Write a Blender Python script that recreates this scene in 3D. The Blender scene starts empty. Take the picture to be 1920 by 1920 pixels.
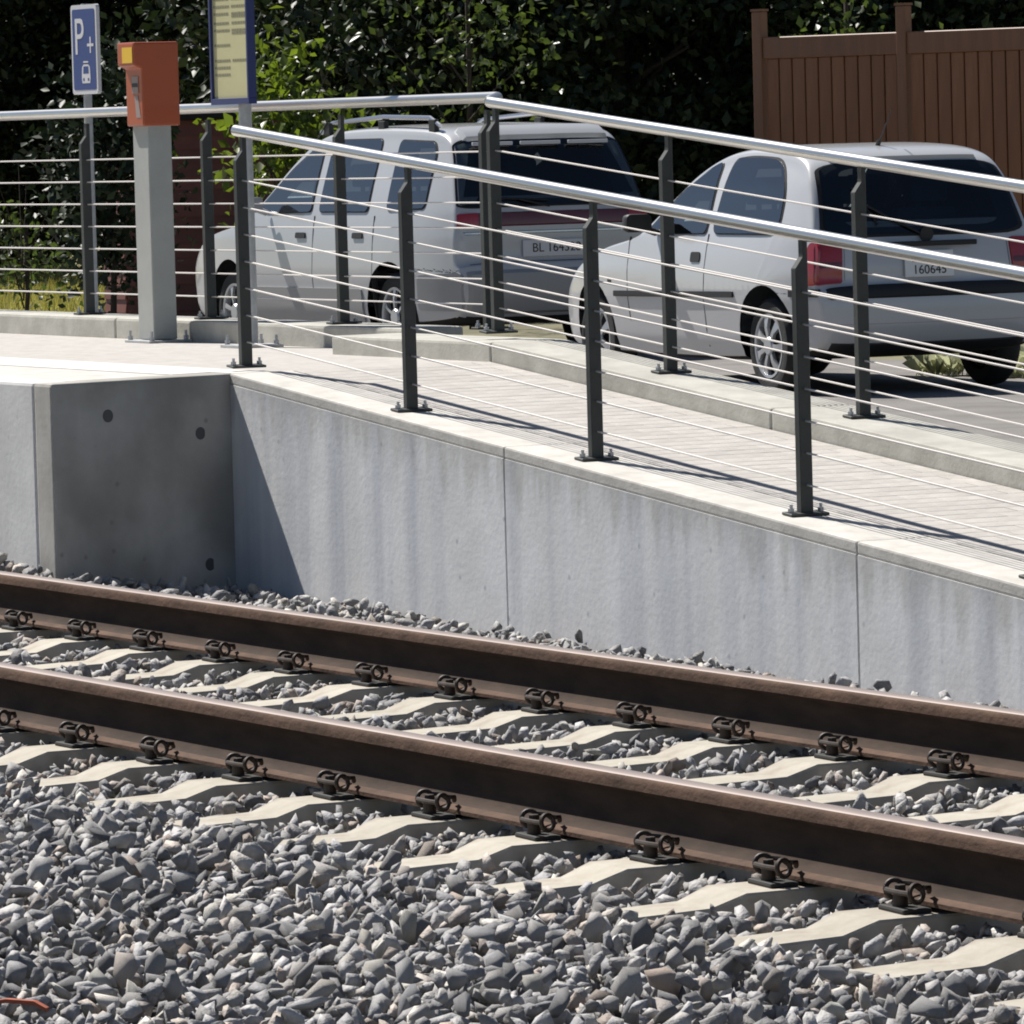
import bpy, bmesh, math, random
import numpy as np
from mathutils import Vector, Matrix
random.seed(7); RNG = np.random.default_rng(11)
scene = bpy.context.scene
COL = scene.collection
rad = math.radians

# ------------------------------------------------------------------ camera, sky, sun, exposure
F_PX, CAM = 11757.25, np.array([0.0, -6.9183, 1.5512])
YAW, PITCH, ROLL = 1.112125, 0.060591, -0.027109
def cam_axes():
    cy, sy = math.cos(YAW), math.sin(YAW)
    f = np.array([-sy*math.cos(PITCH), cy*math.cos(PITCH), -math.sin(PITCH)])
    r = np.array([cy, sy, 0.0]); u = np.cross(r, f)
    cr, sr = math.cos(ROLL), math.sin(ROLL)
    return cr*r+sr*u, -sr*r+cr*u, f
AX_R, AX_U, AX_F = cam_axes()
cd = bpy.data.cameras.new('camera'); cam = bpy.data.objects.new('camera', cd); COL.objects.link(cam)
cd.sensor_fit = 'HORIZONTAL'; cd.sensor_width = 36.0; cd.lens = F_PX/1920*36.0
cd.clip_start = 0.1; cd.clip_end = 3000
M = Matrix.Identity(4)
for i in range(3):
    M[i][0], M[i][1], M[i][2], M[i][3] = AX_R[i], AX_U[i], -AX_F[i], CAM[i]
cam.matrix_world = M
scene.camera = cam

SUN_TRAVEL = Vector((0.73, 0.22, -1.0)).normalized()
world = bpy.data.worlds.new('World'); scene.world = world; world.use_nodes = True
wn = world.node_tree; wn.nodes.clear()
sky = wn.nodes.new('ShaderNodeTexSky'); sky.sky_type = 'NISHITA'; sky.sun_disc = False
sky.air_density = 0.8; sky.dust_density = 0.6; sky.altitude = 300
sky.sun_elevation = math.asin(-SUN_TRAVEL.z); sky.sun_rotation = math.atan2(-SUN_TRAVEL.x, -SUN_TRAVEL.y)
bg = wn.nodes.new('ShaderNodeBackground'); bg.inputs[1].default_value = 0.05
wo = wn.nodes.new('ShaderNodeOutputWorld')
wn.links.new(sky.outputs[0], bg.inputs[0]); wn.links.new(bg.outputs[0], wo.inputs[0])
sd = bpy.data.lights.new('sun', 'SUN'); sd.energy = 5.0; sd.angle = rad(0.6); sd.color = (1.0, 0.955, 0.89)
sun = bpy.data.objects.new('sun', sd); COL.objects.link(sun)
sun.rotation_euler = SUN_TRAVEL.to_track_quat('-Z', 'Y').to_euler(); sun.location = (-20, -5, 30)
scene.view_settings.view_transform = 'Standard'; scene.view_settings.look = 'None'
scene.view_settings.exposure = 0.55; scene.view_settings.gamma = 1.0
scene.view_settings.use_curve_mapping = False
scene.render.engine = 'CYCLES'
scene.cycles.filter_width = 1.9

def px(P):
    d = np.atleast_2d(np.asarray(P, float))-CAM
    z = d@AX_F
    return np.stack([960+F_PX*(d@AX_R)/z, 960-F_PX*(d@AX_U)/z, z], 1)

# ------------------------------------------------------------------ materials
def mat(name, color, rough=0.7, metal=0.0, spec=0.5, var=0.0, vscale=8.0, vcol=None, bump=0.0, bscale=60.0,
        coat=0.0, rnd=0.0, island=False, trans=0.0, stretch=(1, 1, 1), extra=None):
    m = bpy.data.materials.new(name); m.use_nodes = True
    nt = m.node_tree; b = nt.nodes['Principled BSDF']; L = nt.links.new
    b.inputs['Roughness'].default_value = rough; b.inputs['Metallic'].default_value = metal
    b.inputs['Specular IOR Level'].default_value = spec
    b.inputs['Coat Weight'].default_value = coat; b.inputs['Coat Roughness'].default_value = 0.04
    col = nt.nodes.new('ShaderNodeRGB'); col.outputs[0].default_value = (*color, 1); cur = col.outputs[0]
    tc = nt.nodes.new('ShaderNodeTexCoord'); mp = nt.nodes.new('ShaderNodeMapping'); mp.inputs['Scale'].default_value = stretch
    L(tc.outputs['Object'], mp.inputs[0])
    if var > 0:
        n = nt.nodes.new('ShaderNodeTexNoise'); n.inputs['Scale'].default_value = vscale; n.inputs['Detail'].default_value = 6
        n.inputs['Roughness'].default_value = 0.62
        L(mp.outputs[0], n.inputs['Vector'])
        rp = nt.nodes.new('ShaderNodeMapRange'); rp.inputs[1].default_value = 0.32; rp.inputs[2].default_value = 0.68
        L(n.outputs[0], rp.inputs[0])
        mx = nt.nodes.new('ShaderNodeMix'); mx.data_type = 'RGBA'; mx.blend_type = 'MIX'
        L(rp.outputs[0], mx.inputs[0])
        c2 = vcol if vcol else tuple(c*(1-var) for c in color)
        c1 = color if vcol else tuple(min(1, c*(1+var*0.6)) for c in color)
        mx.inputs[6].default_value = (*c1, 1); mx.inputs[7].default_value = (*c2, 1); cur = mx.outputs[2]
    if rnd > 0:
        if island:
            g = nt.nodes.new('ShaderNodeNewGeometry'); src = g.outputs['Random Per Island']
        else:
            g = nt.nodes.new('ShaderNodeObjectInfo'); src = g.outputs['Random']
        mr = nt.nodes.new('ShaderNodeMapRange'); mr.inputs[3].default_value = 1-rnd; mr.inputs[4].default_value = 1+rnd
        L(src, mr.inputs[0])
        ml = nt.nodes.new('ShaderNodeMix'); ml.data_type = 'RGBA'; ml.blend_type = 'MULTIPLY'; ml.inputs[0].default_value = 1
        cb = nt.nodes.new('ShaderNodeCombineColor')
        for k in range(3): L(mr.outputs[0], cb.inputs[k])
        L(cur, ml.inputs[6]); L(cb.outputs[0], ml.inputs[7]); cur = ml.outputs[2]
    if extra: cur = extra(nt, cur, tc)
    L(cur, b.inputs['Base Color'])
    if bump > 0:
        n2 = nt.nodes.new('ShaderNodeTexNoise'); n2.inputs['Scale'].default_value = bscale; n2.inputs['Detail'].default_value = 5
        L(mp.outputs[0], n2.inputs['Vector'])
        bp = nt.nodes.new('ShaderNodeBump'); bp.inputs['Strength'].default_value = bump; bp.inputs['Distance'].default_value = 0.01
        L(n2.outputs[0], bp.inputs['Height']); L(bp.outputs[0], b.inputs['Normal'])
    if trans > 0:
        out = nt.nodes['Material Output']; t = nt.nodes.new('ShaderNodeBsdfTranslucent'); ms = nt.nodes.new('ShaderNodeMixShader')
        hs = nt.nodes.new('ShaderNodeHueSaturation'); hs.inputs['Value'].default_value = 1.6; hs.inputs['Saturation'].default_value = 1.15
        L(cur, hs.inputs['Color']); L(hs.outputs[0], t.inputs[0]); ms.inputs[0].default_value = trans
        L(b.outputs[0], ms.inputs[1]); L(t.outputs[0], ms.inputs[2]); L(ms.outputs[0], out.inputs[0])
    return m

def streaks(amount, tint, sx=9.0, sz=0.35, lo=0.45, hi=0.75, spots=True, xaxis=True):
    """vertical run-off stains, darker dirt along the upper edge and small blow holes"""
    def f(nt, cur, tc):
        L = nt.links.new
        mp = nt.nodes.new('ShaderNodeMapping'); mp.inputs['Scale'].default_value = (sx, sx, sz); L(tc.outputs['Object'], mp.inputs[0])
        n = nt.nodes.new('ShaderNodeTexNoise'); n.inputs['Scale'].default_value = 1.0; n.inputs['Detail'].default_value = 3; L(mp.outputs[0], n.inputs['Vector'])
        r = nt.nodes.new('ShaderNodeMapRange'); r.inputs[1].default_value = lo; r.inputs[2].default_value = hi; r.inputs[4].default_value = amount
        L(n.outputs[0], r.inputs[0])
        m = nt.nodes.new('ShaderNodeMix'); m.data_type = 'RGBA'; L(r.outputs[0], m.inputs[0]); L(cur, m.inputs[6]); m.inputs[7].default_value = (*tint, 1)
        cur = m.outputs[2]
        if spots:
            v = nt.nodes.new('ShaderNodeTexVoronoi'); v.inputs['Scale'].default_value = 7.0; L(tc.outputs['Object'], v.inputs['Vector'])
            r2 = nt.nodes.new('ShaderNodeMapRange'); r2.inputs[1].default_value = 0.03; r2.inputs[2].default_value = 0.10
            r2.inputs[3].default_value = 0.55; r2.inputs[4].default_value = 0.0; L(v.outputs['Distance'], r2.inputs[0])
            m2 = nt.nodes.new('ShaderNodeMix'); m2.data_type = 'RGBA'; L(r2.outputs[0], m2.inputs[0]); L(cur, m2.inputs[6])
            m2.inputs[7].default_value = (tint[0]*.6, tint[1]*.6, tint[2]*.6, 1); cur = m2.outputs[2]
        return cur
    return f
def stone_tones(nt, cur, tc):
    """a few stones are brown or pale"""
    L = nt.links.new; src = None
    for n in nt.nodes:
        if n.type == 'NEW_GEOMETRY': src = n.outputs['Random Per Island']
        if n.type == 'OBJECT_INFO': src = n.outputs['Random']
    ma = nt.nodes.new('ShaderNodeMath'); ma.operation = 'MULTIPLY'; ma.inputs[1].default_value = 17.31; L(src, ma.inputs[0])
    fr = nt.nodes.new('ShaderNodeMath'); fr.operation = 'FRACT'; L(ma.outputs[0], fr.inputs[0])
    cr = nt.nodes.new('ShaderNodeValToRGB'); e = cr.color_ramp; e.elements[0].color = (.62, .62, .66, 1); e.elements[1].color = (1.5, 1.42, 1.32, 1)
    for p_, c_ in ((.35, (1, 1, 1.03, 1)), (.80, (1.05, 1.02, 1, 1)), (.88, (1.05, .86, .74, 1)), (.93, (1.2, 1.18, 1.1, 1))):
        q = e.elements.new(p_); q.color = c_
    L(fr.outputs[0], cr.inputs[0])
    m = nt.nodes.new('ShaderNodeMix'); m.data_type = 'RGBA'; m.blend_type = 'MULTIPLY'; m.inputs[0].default_value = 1; m.clamp_result = False
    L(cur, m.inputs[6]); L(cr.outputs[0], m.inputs[7]); return m.outputs[2]
def top_dirt(nt, cur, tc):
    """brown-grey run-off under the sloping coping; needs the vertex attribute 'below' = metres below the wall top"""
    L = nt.links.new
    cur = streaks(0.8, (0.40, 0.43, 0.50), sx=5.5, sz=0.22)(nt, cur, tc)
    cur = streaks(0.45, (0.62, 0.62, 0.60), sx=3.0, sz=0.3, spots=False)(nt, cur, tc)
    at = nt.nodes.new('ShaderNodeAttribute'); at.attribute_name = 'below'
    mp = nt.nodes.new('ShaderNodeMapping'); mp.inputs['Scale'].default_value = (13, 13, 2.5); L(tc.outputs['Object'], mp.inputs[0])
    n = nt.nodes.new('ShaderNodeTexNoise'); n.inputs['Scale'].default_value = 1.0; n.inputs['Detail'].default_value = 5; L(mp.outputs[0], n.inputs['Vector'])
    sc = nt.nodes.new('ShaderNodeMath'); sc.operation = 'MULTIPLY_ADD'; sc.inputs[1].default_value = 0.55; sc.inputs[2].default_value = -0.17; L(n.outputs[0], sc.inputs[0])
    df = nt.nodes.new('ShaderNodeMath'); df.operation = 'SUBTRACT'; L(sc.outputs[0], df.inputs[0]); L(at.outputs['Fac'], df.inputs[1])
    r = nt.nodes.new('ShaderNodeMapRange'); r.inputs[1].default_value = -0.05; r.inputs[2].default_value = 0.10; r.inputs[4].default_value = 0.42
    L(df.outputs[0], r.inputs[0])
    m = nt.nodes.new('ShaderNodeMix'); m.data_type = 'RGBA'; L(r.outputs[0], m.inputs[0]); L(cur, m.inputs[6]); m.inputs[7].default_value = (0.30, 0.285, 0.25, 1)
    return m.outputs[2]

MT = {}
MT['wall'] = mat('wall_concrete', (0.72, 0.725, 0.73), 0.85, var=0.12, vscale=3.0, bump=0.12, bscale=45, extra=top_dirt)
MT['wallplat'] = mat('platform_concrete', (0.50, 0.485, 0.455), 0.85, var=0.34, vscale=2.2, vcol=(.30, .285, .25), bump=0.12, bscale=40, extra=streaks(0.75, (0.27, 0.26, 0.235), sx=2.2, sz=1.6, lo=.42, hi=.66))
MT['wallface'] = mat('platform_face_concrete', (0.64, 0.64, 0.63), 0.85, var=0.14, vscale=2.5, bump=0.12, bscale=40, extra=streaks(0.4, (0.48, 0.48, 0.48), sx=6, sz=.4))
MT['coping'] = mat('coping_concrete', (0.54, 0.52, 0.48), 0.85, var=0.18, vscale=9, bump=0.15, bscale=70)
MT['kerb'] = mat('kerb_concrete', (0.44, 0.43, 0.385), 0.85, var=0.18, vscale=6, bump=0.15, bscale=60, extra=streaks(.5, (.33, .32, .285), sx=3, sz=3, spots=False))
MT['paver'] = mat('paver_concrete', (0.43, 0.408, 0.382), 0.9, var=0.15, vscale=14, bump=0.2, bscale=90, rnd=0.07)
MT['paverstuff'] = mat('paver_concrete_far', (0.43, 0.408, 0.382), 0.9, var=0.15, vscale=14, bump=0.2, bscale=90, rnd=0.07, island=True)
MT['joint'] = mat('joint_sand', (0.40, 0.37, 0.335), 0.95, var=0.2, vscale=30)
MT['joint_dark'] = mat('joint_filler', (0.10, 0.10, 0.10), 0.9)
MT['white'] = mat('white_line', (0.66, 0.65, 0.62), 0.7, var=0.08, vscale=10)
MT['asphalt'] = mat('asphalt_worn', (0.19, 0.18, 0.17), 0.93, var=0.25, vscale=1.5, bump=0.4, bscale=220)
MT['earth'] = mat('earth_ground', (0.16, 0.15, 0.09), 0.95, var=0.4, vscale=0.8, bump=0.4, bscale=30)
MT['grassground'] = mat('grass_ground', (0.22, 0.21, 0.07), 0.95, var=0.4, vscale=1.5, vcol=(0.26, 0.22, 0.10), bump=0.5, bscale=30)
MT['bed'] = mat('ballast_bed', (0.035, 0.033, 0.03), 0.95, var=0.6, vscale=22, bump=1.0, bscale=22)  # near-black so the gaps between stones read as deep shade
MT['stone'] = mat('ballast_stone', (0.325, 0.322, 0.315), 0.75, var=0.25, vscale=30, bump=0.5, bscale=90, rnd=0.4, extra=stone_tones)
MT['stones'] = mat('ballast_stones', (0.325, 0.322, 0.315), 0.75, var=0.25, vscale=30, bump=0.5, bscale=90, rnd=0.4, island=True, extra=stone_tones)
MT['sleeper'] = mat('sleeper_concrete', (0.455, 0.425, 0.365), 0.9, var=0.2, vscale=9, vcol=(0.36, 0.325, 0.265), bump=0.2, bscale=60, rnd=0.08, extra=streaks(.55, (.24, .185, .14), sx=7, sz=7, lo=.58, hi=.75))
MT['railshaded'] = mat('rail_rust_shaded', (0.05, 0.033, 0.024), 0.85, spec=0.2, var=0.35, vscale=18, stretch=(0.3, 1, 1), bump=0.1, bscale=90)  # web and upper foot: rust darkened to carry the shade under the head
MT['raillit'] = mat('rail_rust_lit', (0.105, 0.062, 0.042), 0.85, spec=0.25, var=0.4, vscale=14, stretch=(0.5, 1, 1), bump=.3, bscale=70)  # lighter copy of the rust for the sunlit head sides and foot edge
MT['railtop'] = mat('rail_running_surface', (0.25, 0.205, 0.185), 0.55, metal=0.3, var=0.1, vscale=12, stretch=(.2, 1, 1))
MT['clip'] = mat('clip_rust', (0.04, 0.028, 0.021), 0.6, metal=0.2, var=0.4, vscale=50)
MT['plastic'] = mat('guide_plate', (0.02, 0.019, 0.018), 0.7)
MT['anthracite'] = mat('anthracite_paint', (0.040, 0.044, 0.042), 0.5, spec=0.4, var=0.15, vscale=20)
MT['steel'] = mat('brushed_steel', (0.66, 0.645, 0.62), 0.3, metal=1.0, var=0.06, vscale=30, stretch=(.2, 1, 1))
MT['wire'] = mat('steel_rod', (0.70, 0.66, 0.62), 0.40, metal=0.45)
MT['zinc'] = mat('galvanised', (0.45, 0.46, 0.47), 0.5, metal=0.5, var=0.15, vscale=25)
MT['pillar'] = mat('pillar_grey', (0.36, 0.37, 0.35), 0.6, var=0.08, vscale=8)
MT['orange'] = mat('orange_enamel', (0.38, 0.075, 0.022), 0.42, var=0.05, vscale=4, coat=0.15)
MT['yellow'] = mat('yellow_label', (0.75, 0.47, 0.03), 0.5)
MT['grime'] = mat('grey_print', (0.30, 0.24, 0.22), 0.6)
MT['black'] = mat('black_plastic', (0.018, 0.018, 0.018), 0.55)
MT['blue'] = mat('sign_blue', (0.014, 0.04, 0.19), 0.4)
MT['navy'] = mat('frame_navy', (0.020, 0.030, 0.13), 0.4)
MT['platewhite'] = mat('number_plate_white', (0.80, 0.80, 0.79), 0.4)
MT['paper'] = mat('timetable_paper', (0.52, 0.49, 0.27), 0.6, var=0.06, vscale=5)
MT['ink'] = mat('timetable_print', (0.22, 0.21, 0.13), 0.7)
MT['signwhite'] = mat('sign_white', (0.58, 0.58, 0.60), 0.45)
MT['paint'] = mat('car_paint_white', (0.50, 0.51, 0.525), 0.32, coat=0.8)
MT['paintsilver'] = mat('car_paint_silver', (0.44, 0.45, 0.465), 0.34, coat=0.8)
MT['paintgrey'] = mat('car_panel_grey', (0.30, 0.30, 0.30), 0.45, coat=0.2)
def glass_mat(name, tint, ior):
    m = bpy.data.materials.new(name); m.use_nodes = True; nt = m.node_tree; nt.nodes.clear(); L = nt.links.new
    o_ = nt.nodes.new('ShaderNodeOutputMaterial'); mx = nt.nodes.new('ShaderNodeMixShader'); t = nt.nodes.new('ShaderNodeBsdfTransparent'); g_ = nt.nodes.new('ShaderNodeBsdfGlossy'); f = nt.nodes.new('ShaderNodeFresnel')
    t.inputs[0].default_value = (*tint, 1); g_.inputs['Roughness'].default_value = 0.015; f.inputs[0].default_value = ior
    L(f.outputs[0], mx.inputs[0]); L(t.outputs[0], mx.inputs[1]); L(g_.outputs[0], mx.inputs[2]); L(mx.outputs[0], o_.inputs[0]); return m
MT['glass'] = glass_mat('car_glass', (0.66, 0.74, 0.76), 3.2)
MT['glassrear'] = glass_mat('car_glass_rear', (0.50, 0.56, 0.58), 1.7)
MT['interior'] = mat('car_interior', (0.045, 0.045, 0.048), 0.85)
MT['seat'] = mat('seat_fabric', (0.07, 0.075, 0.09), 0.95)
MT['seal'] = mat('rubber_seal', (0.015, 0.015, 0.016), 0.6)
MT['tyre'] = mat('tyre_rubber', (0.022, 0.022, 0.022), 0.8, bump=.2, bscale=40)
MT['rim'] = mat('wheel_rim_silver', (0.52, 0.53, 0.55), 0.35, metal=0.6)
MT['redlamp'] = mat('tail_lamp_red', (0.32, 0.008, 0.012), 0.15, coat=0.8)
MT['reddark'] = mat('reflector_dark_red', (0.10, 0.008, 0.010), 0.2, coat=0.6)
MT['under'] = mat('underbody', (0.012, 0.012, 0.012), 0.9)
MT['chrome'] = mat('chrome', (0.6, 0.6, 0.62), 0.2, metal=0.9)
MT['wood'] = mat('brown_fence_board', (0.275, 0.118, 0.055), 0.6, var=0.22, vscale=6, stretch=(3, 3, .25), rnd=0.10, bump=.1)
MT['woodpost'] = mat('brown_fence_post', (0.235, 0.108, 0.057), 0.55, var=0.15, vscale=6, stretch=(3, 3, .25))
MT['shed'] = mat('red_brown_board', (0.15, 0.050, 0.036), 0.6, var=0.25, vscale=5, rnd=0.15)
MT['bark'] = mat('bark', (0.055, 0.042, 0.03), 0.9, var=0.3, vscale=10, bump=.5)
MT['leafdark'] = mat('leaf_dark', (0.021, 0.033, 0.013), 0.5, rnd=0.55, island=True, trans=0.09, spec=0.3)
MT['leafmid'] = mat('leaf_mid', (0.048, 0.068, 0.018), 0.38, rnd=0.35, island=True, trans=0.40, spec=0.5)
MT['leafbright'] = mat('leaf_bright', (0.10, 0.135, 0.025), 0.4, rnd=0.3, island=True, trans=0.45)
MT['grass'] = mat('grass_blades', (0.26, 0.25, 0.08), 0.6, rnd=0.35, island=True, trans=0.35)
MT['weed'] = mat('weed_leaf', (0.46, 0.47, 0.32), 0.6, rnd=0.3, island=True, trans=0.25)
MT['rust'] = mat('orange_rust', (0.33, 0.085, 0.04), 0.7, var=.3, vscale=40)

# ------------------------------------------------------------------ mesh helpers
class MB:
    def __init__(s): s.v = []; s.f = []; s.mi = []
    def add(s, V, Fc, mi=0):
        o = len(s.v); s.v += [tuple(map(float, p)) for p in V]; s.f += [tuple(i+o for i in f) for f in Fc]; s.mi += [mi]*len(Fc); return s
    def box(s, x0, x1, y0, y1, z0, z1, mi=0):
        V = [(x, y, z) for x in (x0, x1) for y in (y0, y1) for z in (z0, z1)]
        return s.add(V, [(0, 1, 3, 2), (4, 6, 7, 5), (0, 4, 5, 1), (2, 3, 7, 6), (0, 2, 6, 4), (1, 5, 7, 3)], mi)
    def prism_x(s, x0, x1, y0, y1, zlo, zhi0, zhi1, mi=0, zlo1=None):   # top slopes from zhi0 (x0) to zhi1 (x1)
        if zlo1 is None: zlo1 = zlo
        V = [(x0, y0, zlo), (x0, y0, zhi0), (x0, y1, zlo), (x0, y1, zhi0), (x1, y0, zlo1), (x1, y0, zhi1), (x1, y1, zlo1), (x1, y1, zhi1)]
        return s.add(V, [(0, 1, 3, 2), (4, 6, 7, 5), (0, 4, 5, 1), (2, 3, 7, 6), (0, 2, 6, 4), (1, 5, 7, 3)], mi)
    def tube(s, pts, r, n=10, cap=True, mi=0, r2=None):
        pts = [Vector(p) for p in pts]; rings = []
        for i, p in enumerate(pts):
            t = (pts[min(i+1, len(pts)-1)]-pts[max(i-1, 0)]).normalized()
            a = t.cross(Vector((0, 0, 1)));
            if a.length < 1e-3: a = t.cross(Vector((1, 0, 0)))
            a.normalize(); b = t.cross(a)
            rr = r if r2 is None else r+(r2-r)*i/max(1, len(pts)-1)
            rings.append([p+a*math.cos(2*math.pi*k/n)*rr+b*math.sin(2*math.pi*k/n)*rr for k in range(n)])
        V = [q for rg in rings for q in rg]; Fc = []
        for i in range(len(rings)-1):
            for k in range(n):
                k2 = (k+1) % n; Fc.append((i*n+k, i*n+k2, (i+1)*n+k2, (i+1)*n+k))
        if cap: Fc += [tuple(range(n))[::-1], tuple((len(rings)-1)*n+k for k in range(n))]
        return s.add(V, Fc, mi)
    def torus(s, c, axis, R, r, n=14, m=7, a0=0, a1=2*math.pi, mi=0):
        ax = Vector(axis).normalized(); u = ax.orthogonal().normalized(); w = ax.cross(u); c = Vector(c)
        V = []; Fc = []
        for i in range(n):
            a = a0+(a1-a0)*i/n; d = u*math.cos(a)+w*math.sin(a)
            for k in range(m):
                b = 2*math.pi*k/m; V.append(c+d*(R+r*math.cos(b))+ax*r*math.sin(b))
        for i in range(n):
            for k in range(m):
                Fc.append((i*m+k, ((i+1) % n)*m+k, ((i+1) % n)*m+(k+1) % m, i*m+(k+1) % m))
        return s.add(V, Fc, mi)
    def mesh(s, name, mats, bevel=0, smooth=False, segs=2):
        me = bpy.data.meshes.new(name); me.from_pydata(s.v, [], s.f)
        mats = mats if isinstance(mats, (list, tuple)) else [mats]
        for m in mats: me.materials.append(MT[m])
        me.polygons.foreach_set('material_index', s.mi)
        bm = bmesh.new(); bm.from_mesh(me)
        bmesh.ops.recalc_face_normals(bm, faces=bm.faces)
        if bevel: bmesh.ops.bevel(bm, geom=[e for e in bm.edges if len(e.link_faces) == 2 and e.calc_face_angle(0) > 0.5], offset=bevel, segments=segs, affect='EDGES', profile=.6)
        bm.to_mesh(me); bm.free()
        if smooth:
            for p in me.polygons: p.use_smooth = True
            me.set_sharp_from_angle(angle=rad(38)) if hasattr(me, 'set_sharp_from_angle') else None
        return me
    def build(s, name, mats, parent=None, **k):
        return link(name, s.mesh(name, mats, **k), parent)

def link(name, me, parent=None, loc=None, rot=None):
    o = bpy.data.objects.new(name, me); COL.objects.link(o)
    if parent: o.parent = parent
    if loc is not None: o.location = loc
    if rot is not None: o.rotation_euler = rot
    return o
def tag(o, label=None, cat=None, group=None, kind=None):
    if label: o['label'] = label
    if cat: o['category'] = cat
    if group: o['group'] = group
    if kind: o['kind'] = kind
    return o
def empty(name, loc=(0, 0, 0), rz=0):
    o = bpy.data.objects.new(name, None); COL.objects.link(o); o.location = loc; o.rotation_euler = (0, 0, rz); o.empty_display_size = .1; return o
def copy_tree(o, parent=None):
    c = o.copy(); COL.objects.link(c); c.parent = parent
    for ch in o.children: copy_tree(ch, c)
    return c
def mesh_np(name, V, T, matname, smooth=False):
    me = bpy.data.meshes.new(name); V = np.asarray(V, np.float32); T = np.asarray(T, np.int32)
    me.vertices.add(len(V)); me.vertices.foreach_set('co', V.ravel())
    me.loops.add(T.size); me.loops.foreach_set('vertex_index', T.ravel())
    me.polygons.add(len(T)); me.polygons.foreach_set('loop_start', np.arange(0, T.size, T.shape[1], dtype=np.int32))
    me.update(calc_edges=True); me.materials.append(MT[matname])
    if smooth: me.polygons.foreach_set('use_smooth', np.ones(len(T), bool))
    return me
def text_mesh(txt, size, matname, thick=0.0008, name='lettering'):
    cu = bpy.data.curves.new('tmp', 'FONT'); cu.body = txt; cu.size = size; cu.extrude = thick; cu.align_x = 'CENTER'; cu.align_y = 'CENTER'
    o = bpy.data.objects.new('tmp', cu); COL.objects.link(o)
    dg = bpy.context.evaluated_depsgraph_get(); me = bpy.data.meshes.new_from_object(o.evaluated_get(dg)); me.name = name
    bpy.data.objects.remove(o); me.materials.clear(); me.materials.append(MT[matname]); return me

# ------------------------------------------------------------------ levels of the place (metres, rail top = 0)
PLAT, W_FACE, X_CORNER, Y_EDGE = 0.603, 3.327, -23.05, 2.443
SLOPE, X_R0 = -0.0864, -23.303
X_R1 = X_R0-PLAT/SLOPE
def ramp(x): return PLAT+SLOPE*(min(max(x, X_R0), X_R1)-X_R0)
GAUGE, X0, SP = 1.505, -16.723, 0.6

# ------------------------------------------------------------------ setting: ground, asphalt, ballast bed
g = MB(); YS = [(-400, -.62), (-8, -.62), (3.34, -.62), (3.36, -.05), (5.0, -.05), (400, -.05)]
XS = [-600, -70, -5, 300]
for i in range(3):
    for j in range(5):
        (ya, za), (yb, zb) = YS[j], YS[j+1]
        g.add([(XS[i], ya, za), (XS[i+1], ya, za), (XS[i+1], yb, zb), (XS[i], yb, zb)], [(0, 1, 2, 3)])
tag(g.build('ground', 'earth'), kind='structure')
a = MB().box(-52, 2, 4.86, 13.4, -.04, 0.0); tag(a.build('parking_lot', 'asphalt'), kind='structure')
gp = MB()
for i in range(12):
    for j in range(10):
        def zz(x, y): return 0.02+0.10*max(0, min(1, (-52.2-x)/8))+.03*math.sin(x*1.3)*math.cos(y*1.1)
        x0, x1 = -80+i*2.3, -80+(i+1)*2.3; y0, y1 = 5.2+j*3, 5.2+(j+1)*3
        gp.add([(x0, y0, zz(x0, y0)), (x1, y0, zz(x1, y0)), (x1, y1, zz(x1, y1)), (x0, y1, zz(x0, y1))], [(0, 1, 2, 3)])
lawn = tag(gp.build('lawn', 'grassground'), kind='structure')

def bed_z(x, y):
    """level of the ballast surface"""
    yc = y-GAUGE/2
    if yc < -1.22: z = -0.250+0.022*max(0, min(1, (-yc-1.24)/.3))
    elif yc < 1.2: z = -0.250+.022*(abs(abs(yc)-GAUGE/2) < .2)
    else:
        wall = -.300-.0125*max(-1, min(7, x+22.6)); z = -0.250+(wall+.250)*min(1, (yc-1.2)/1.2)
    return z+.105*math.exp(-((x+23.8)/1.1)**2-((y-2.4)/.42)**2)*(y > 1.7)
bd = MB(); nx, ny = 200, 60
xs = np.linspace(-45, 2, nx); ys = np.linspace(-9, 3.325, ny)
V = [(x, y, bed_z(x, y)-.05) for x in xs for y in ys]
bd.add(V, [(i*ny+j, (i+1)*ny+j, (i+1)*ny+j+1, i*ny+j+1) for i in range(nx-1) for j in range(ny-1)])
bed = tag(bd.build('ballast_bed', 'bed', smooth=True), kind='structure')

# ------------------------------------------------------------------ ballast stones: dropped one by one on a height field
def stone_mesh(seed):
    r = random.Random(seed); bm = bmesh.new()
    n = r.randint(9, 13)
    ax = (1.0, r.uniform(.5, .82), r.uniform(.26, .55))
    for k in range(n):
        z = 1-2*(k+.5)/n+r.uniform(-.3, .3); z = max(-1, min(1, z)); t = k*2.39996+r.uniform(-1.1, 1.1); q = math.sqrt(1-z*z); s = r.uniform(.72, 1.2)
        bm.verts.new((q*math.cos(t)*ax[0]*s, q*math.sin(t)*ax[1]*s, z*ax[2]*s))
    res = bmesh.ops.convex_hull(bm, input=bm.verts)
    for v in [v for v in bm.verts if not v.link_faces]: bm.verts.remove(v)
    bmesh.ops.triangulate(bm, faces=bm.faces); bm.verts.index_update()
    V = np.array([v.co[:] for v in bm.verts]); T = np.array([[v.index for v in f.verts] for f in bm.faces]); bm.free(); return V, T
STONES = [stone_mesh(100+i) for i in range(22)]
def on_sleeper(x, y, m=0.0):
    k = round((x-X0)/SP); return abs(x-(X0+k*SP)) < 0.100+m and abs(y-GAUGE/2) < 1.28
HX0, HY0, HR = -25.2, -3.6, 0.01
HN, HM = int(16.2/HR), int(7.0/HR)
gx = HX0+np.arange(HN)*HR; gy = HY0+np.arange(HM)*HR
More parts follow.
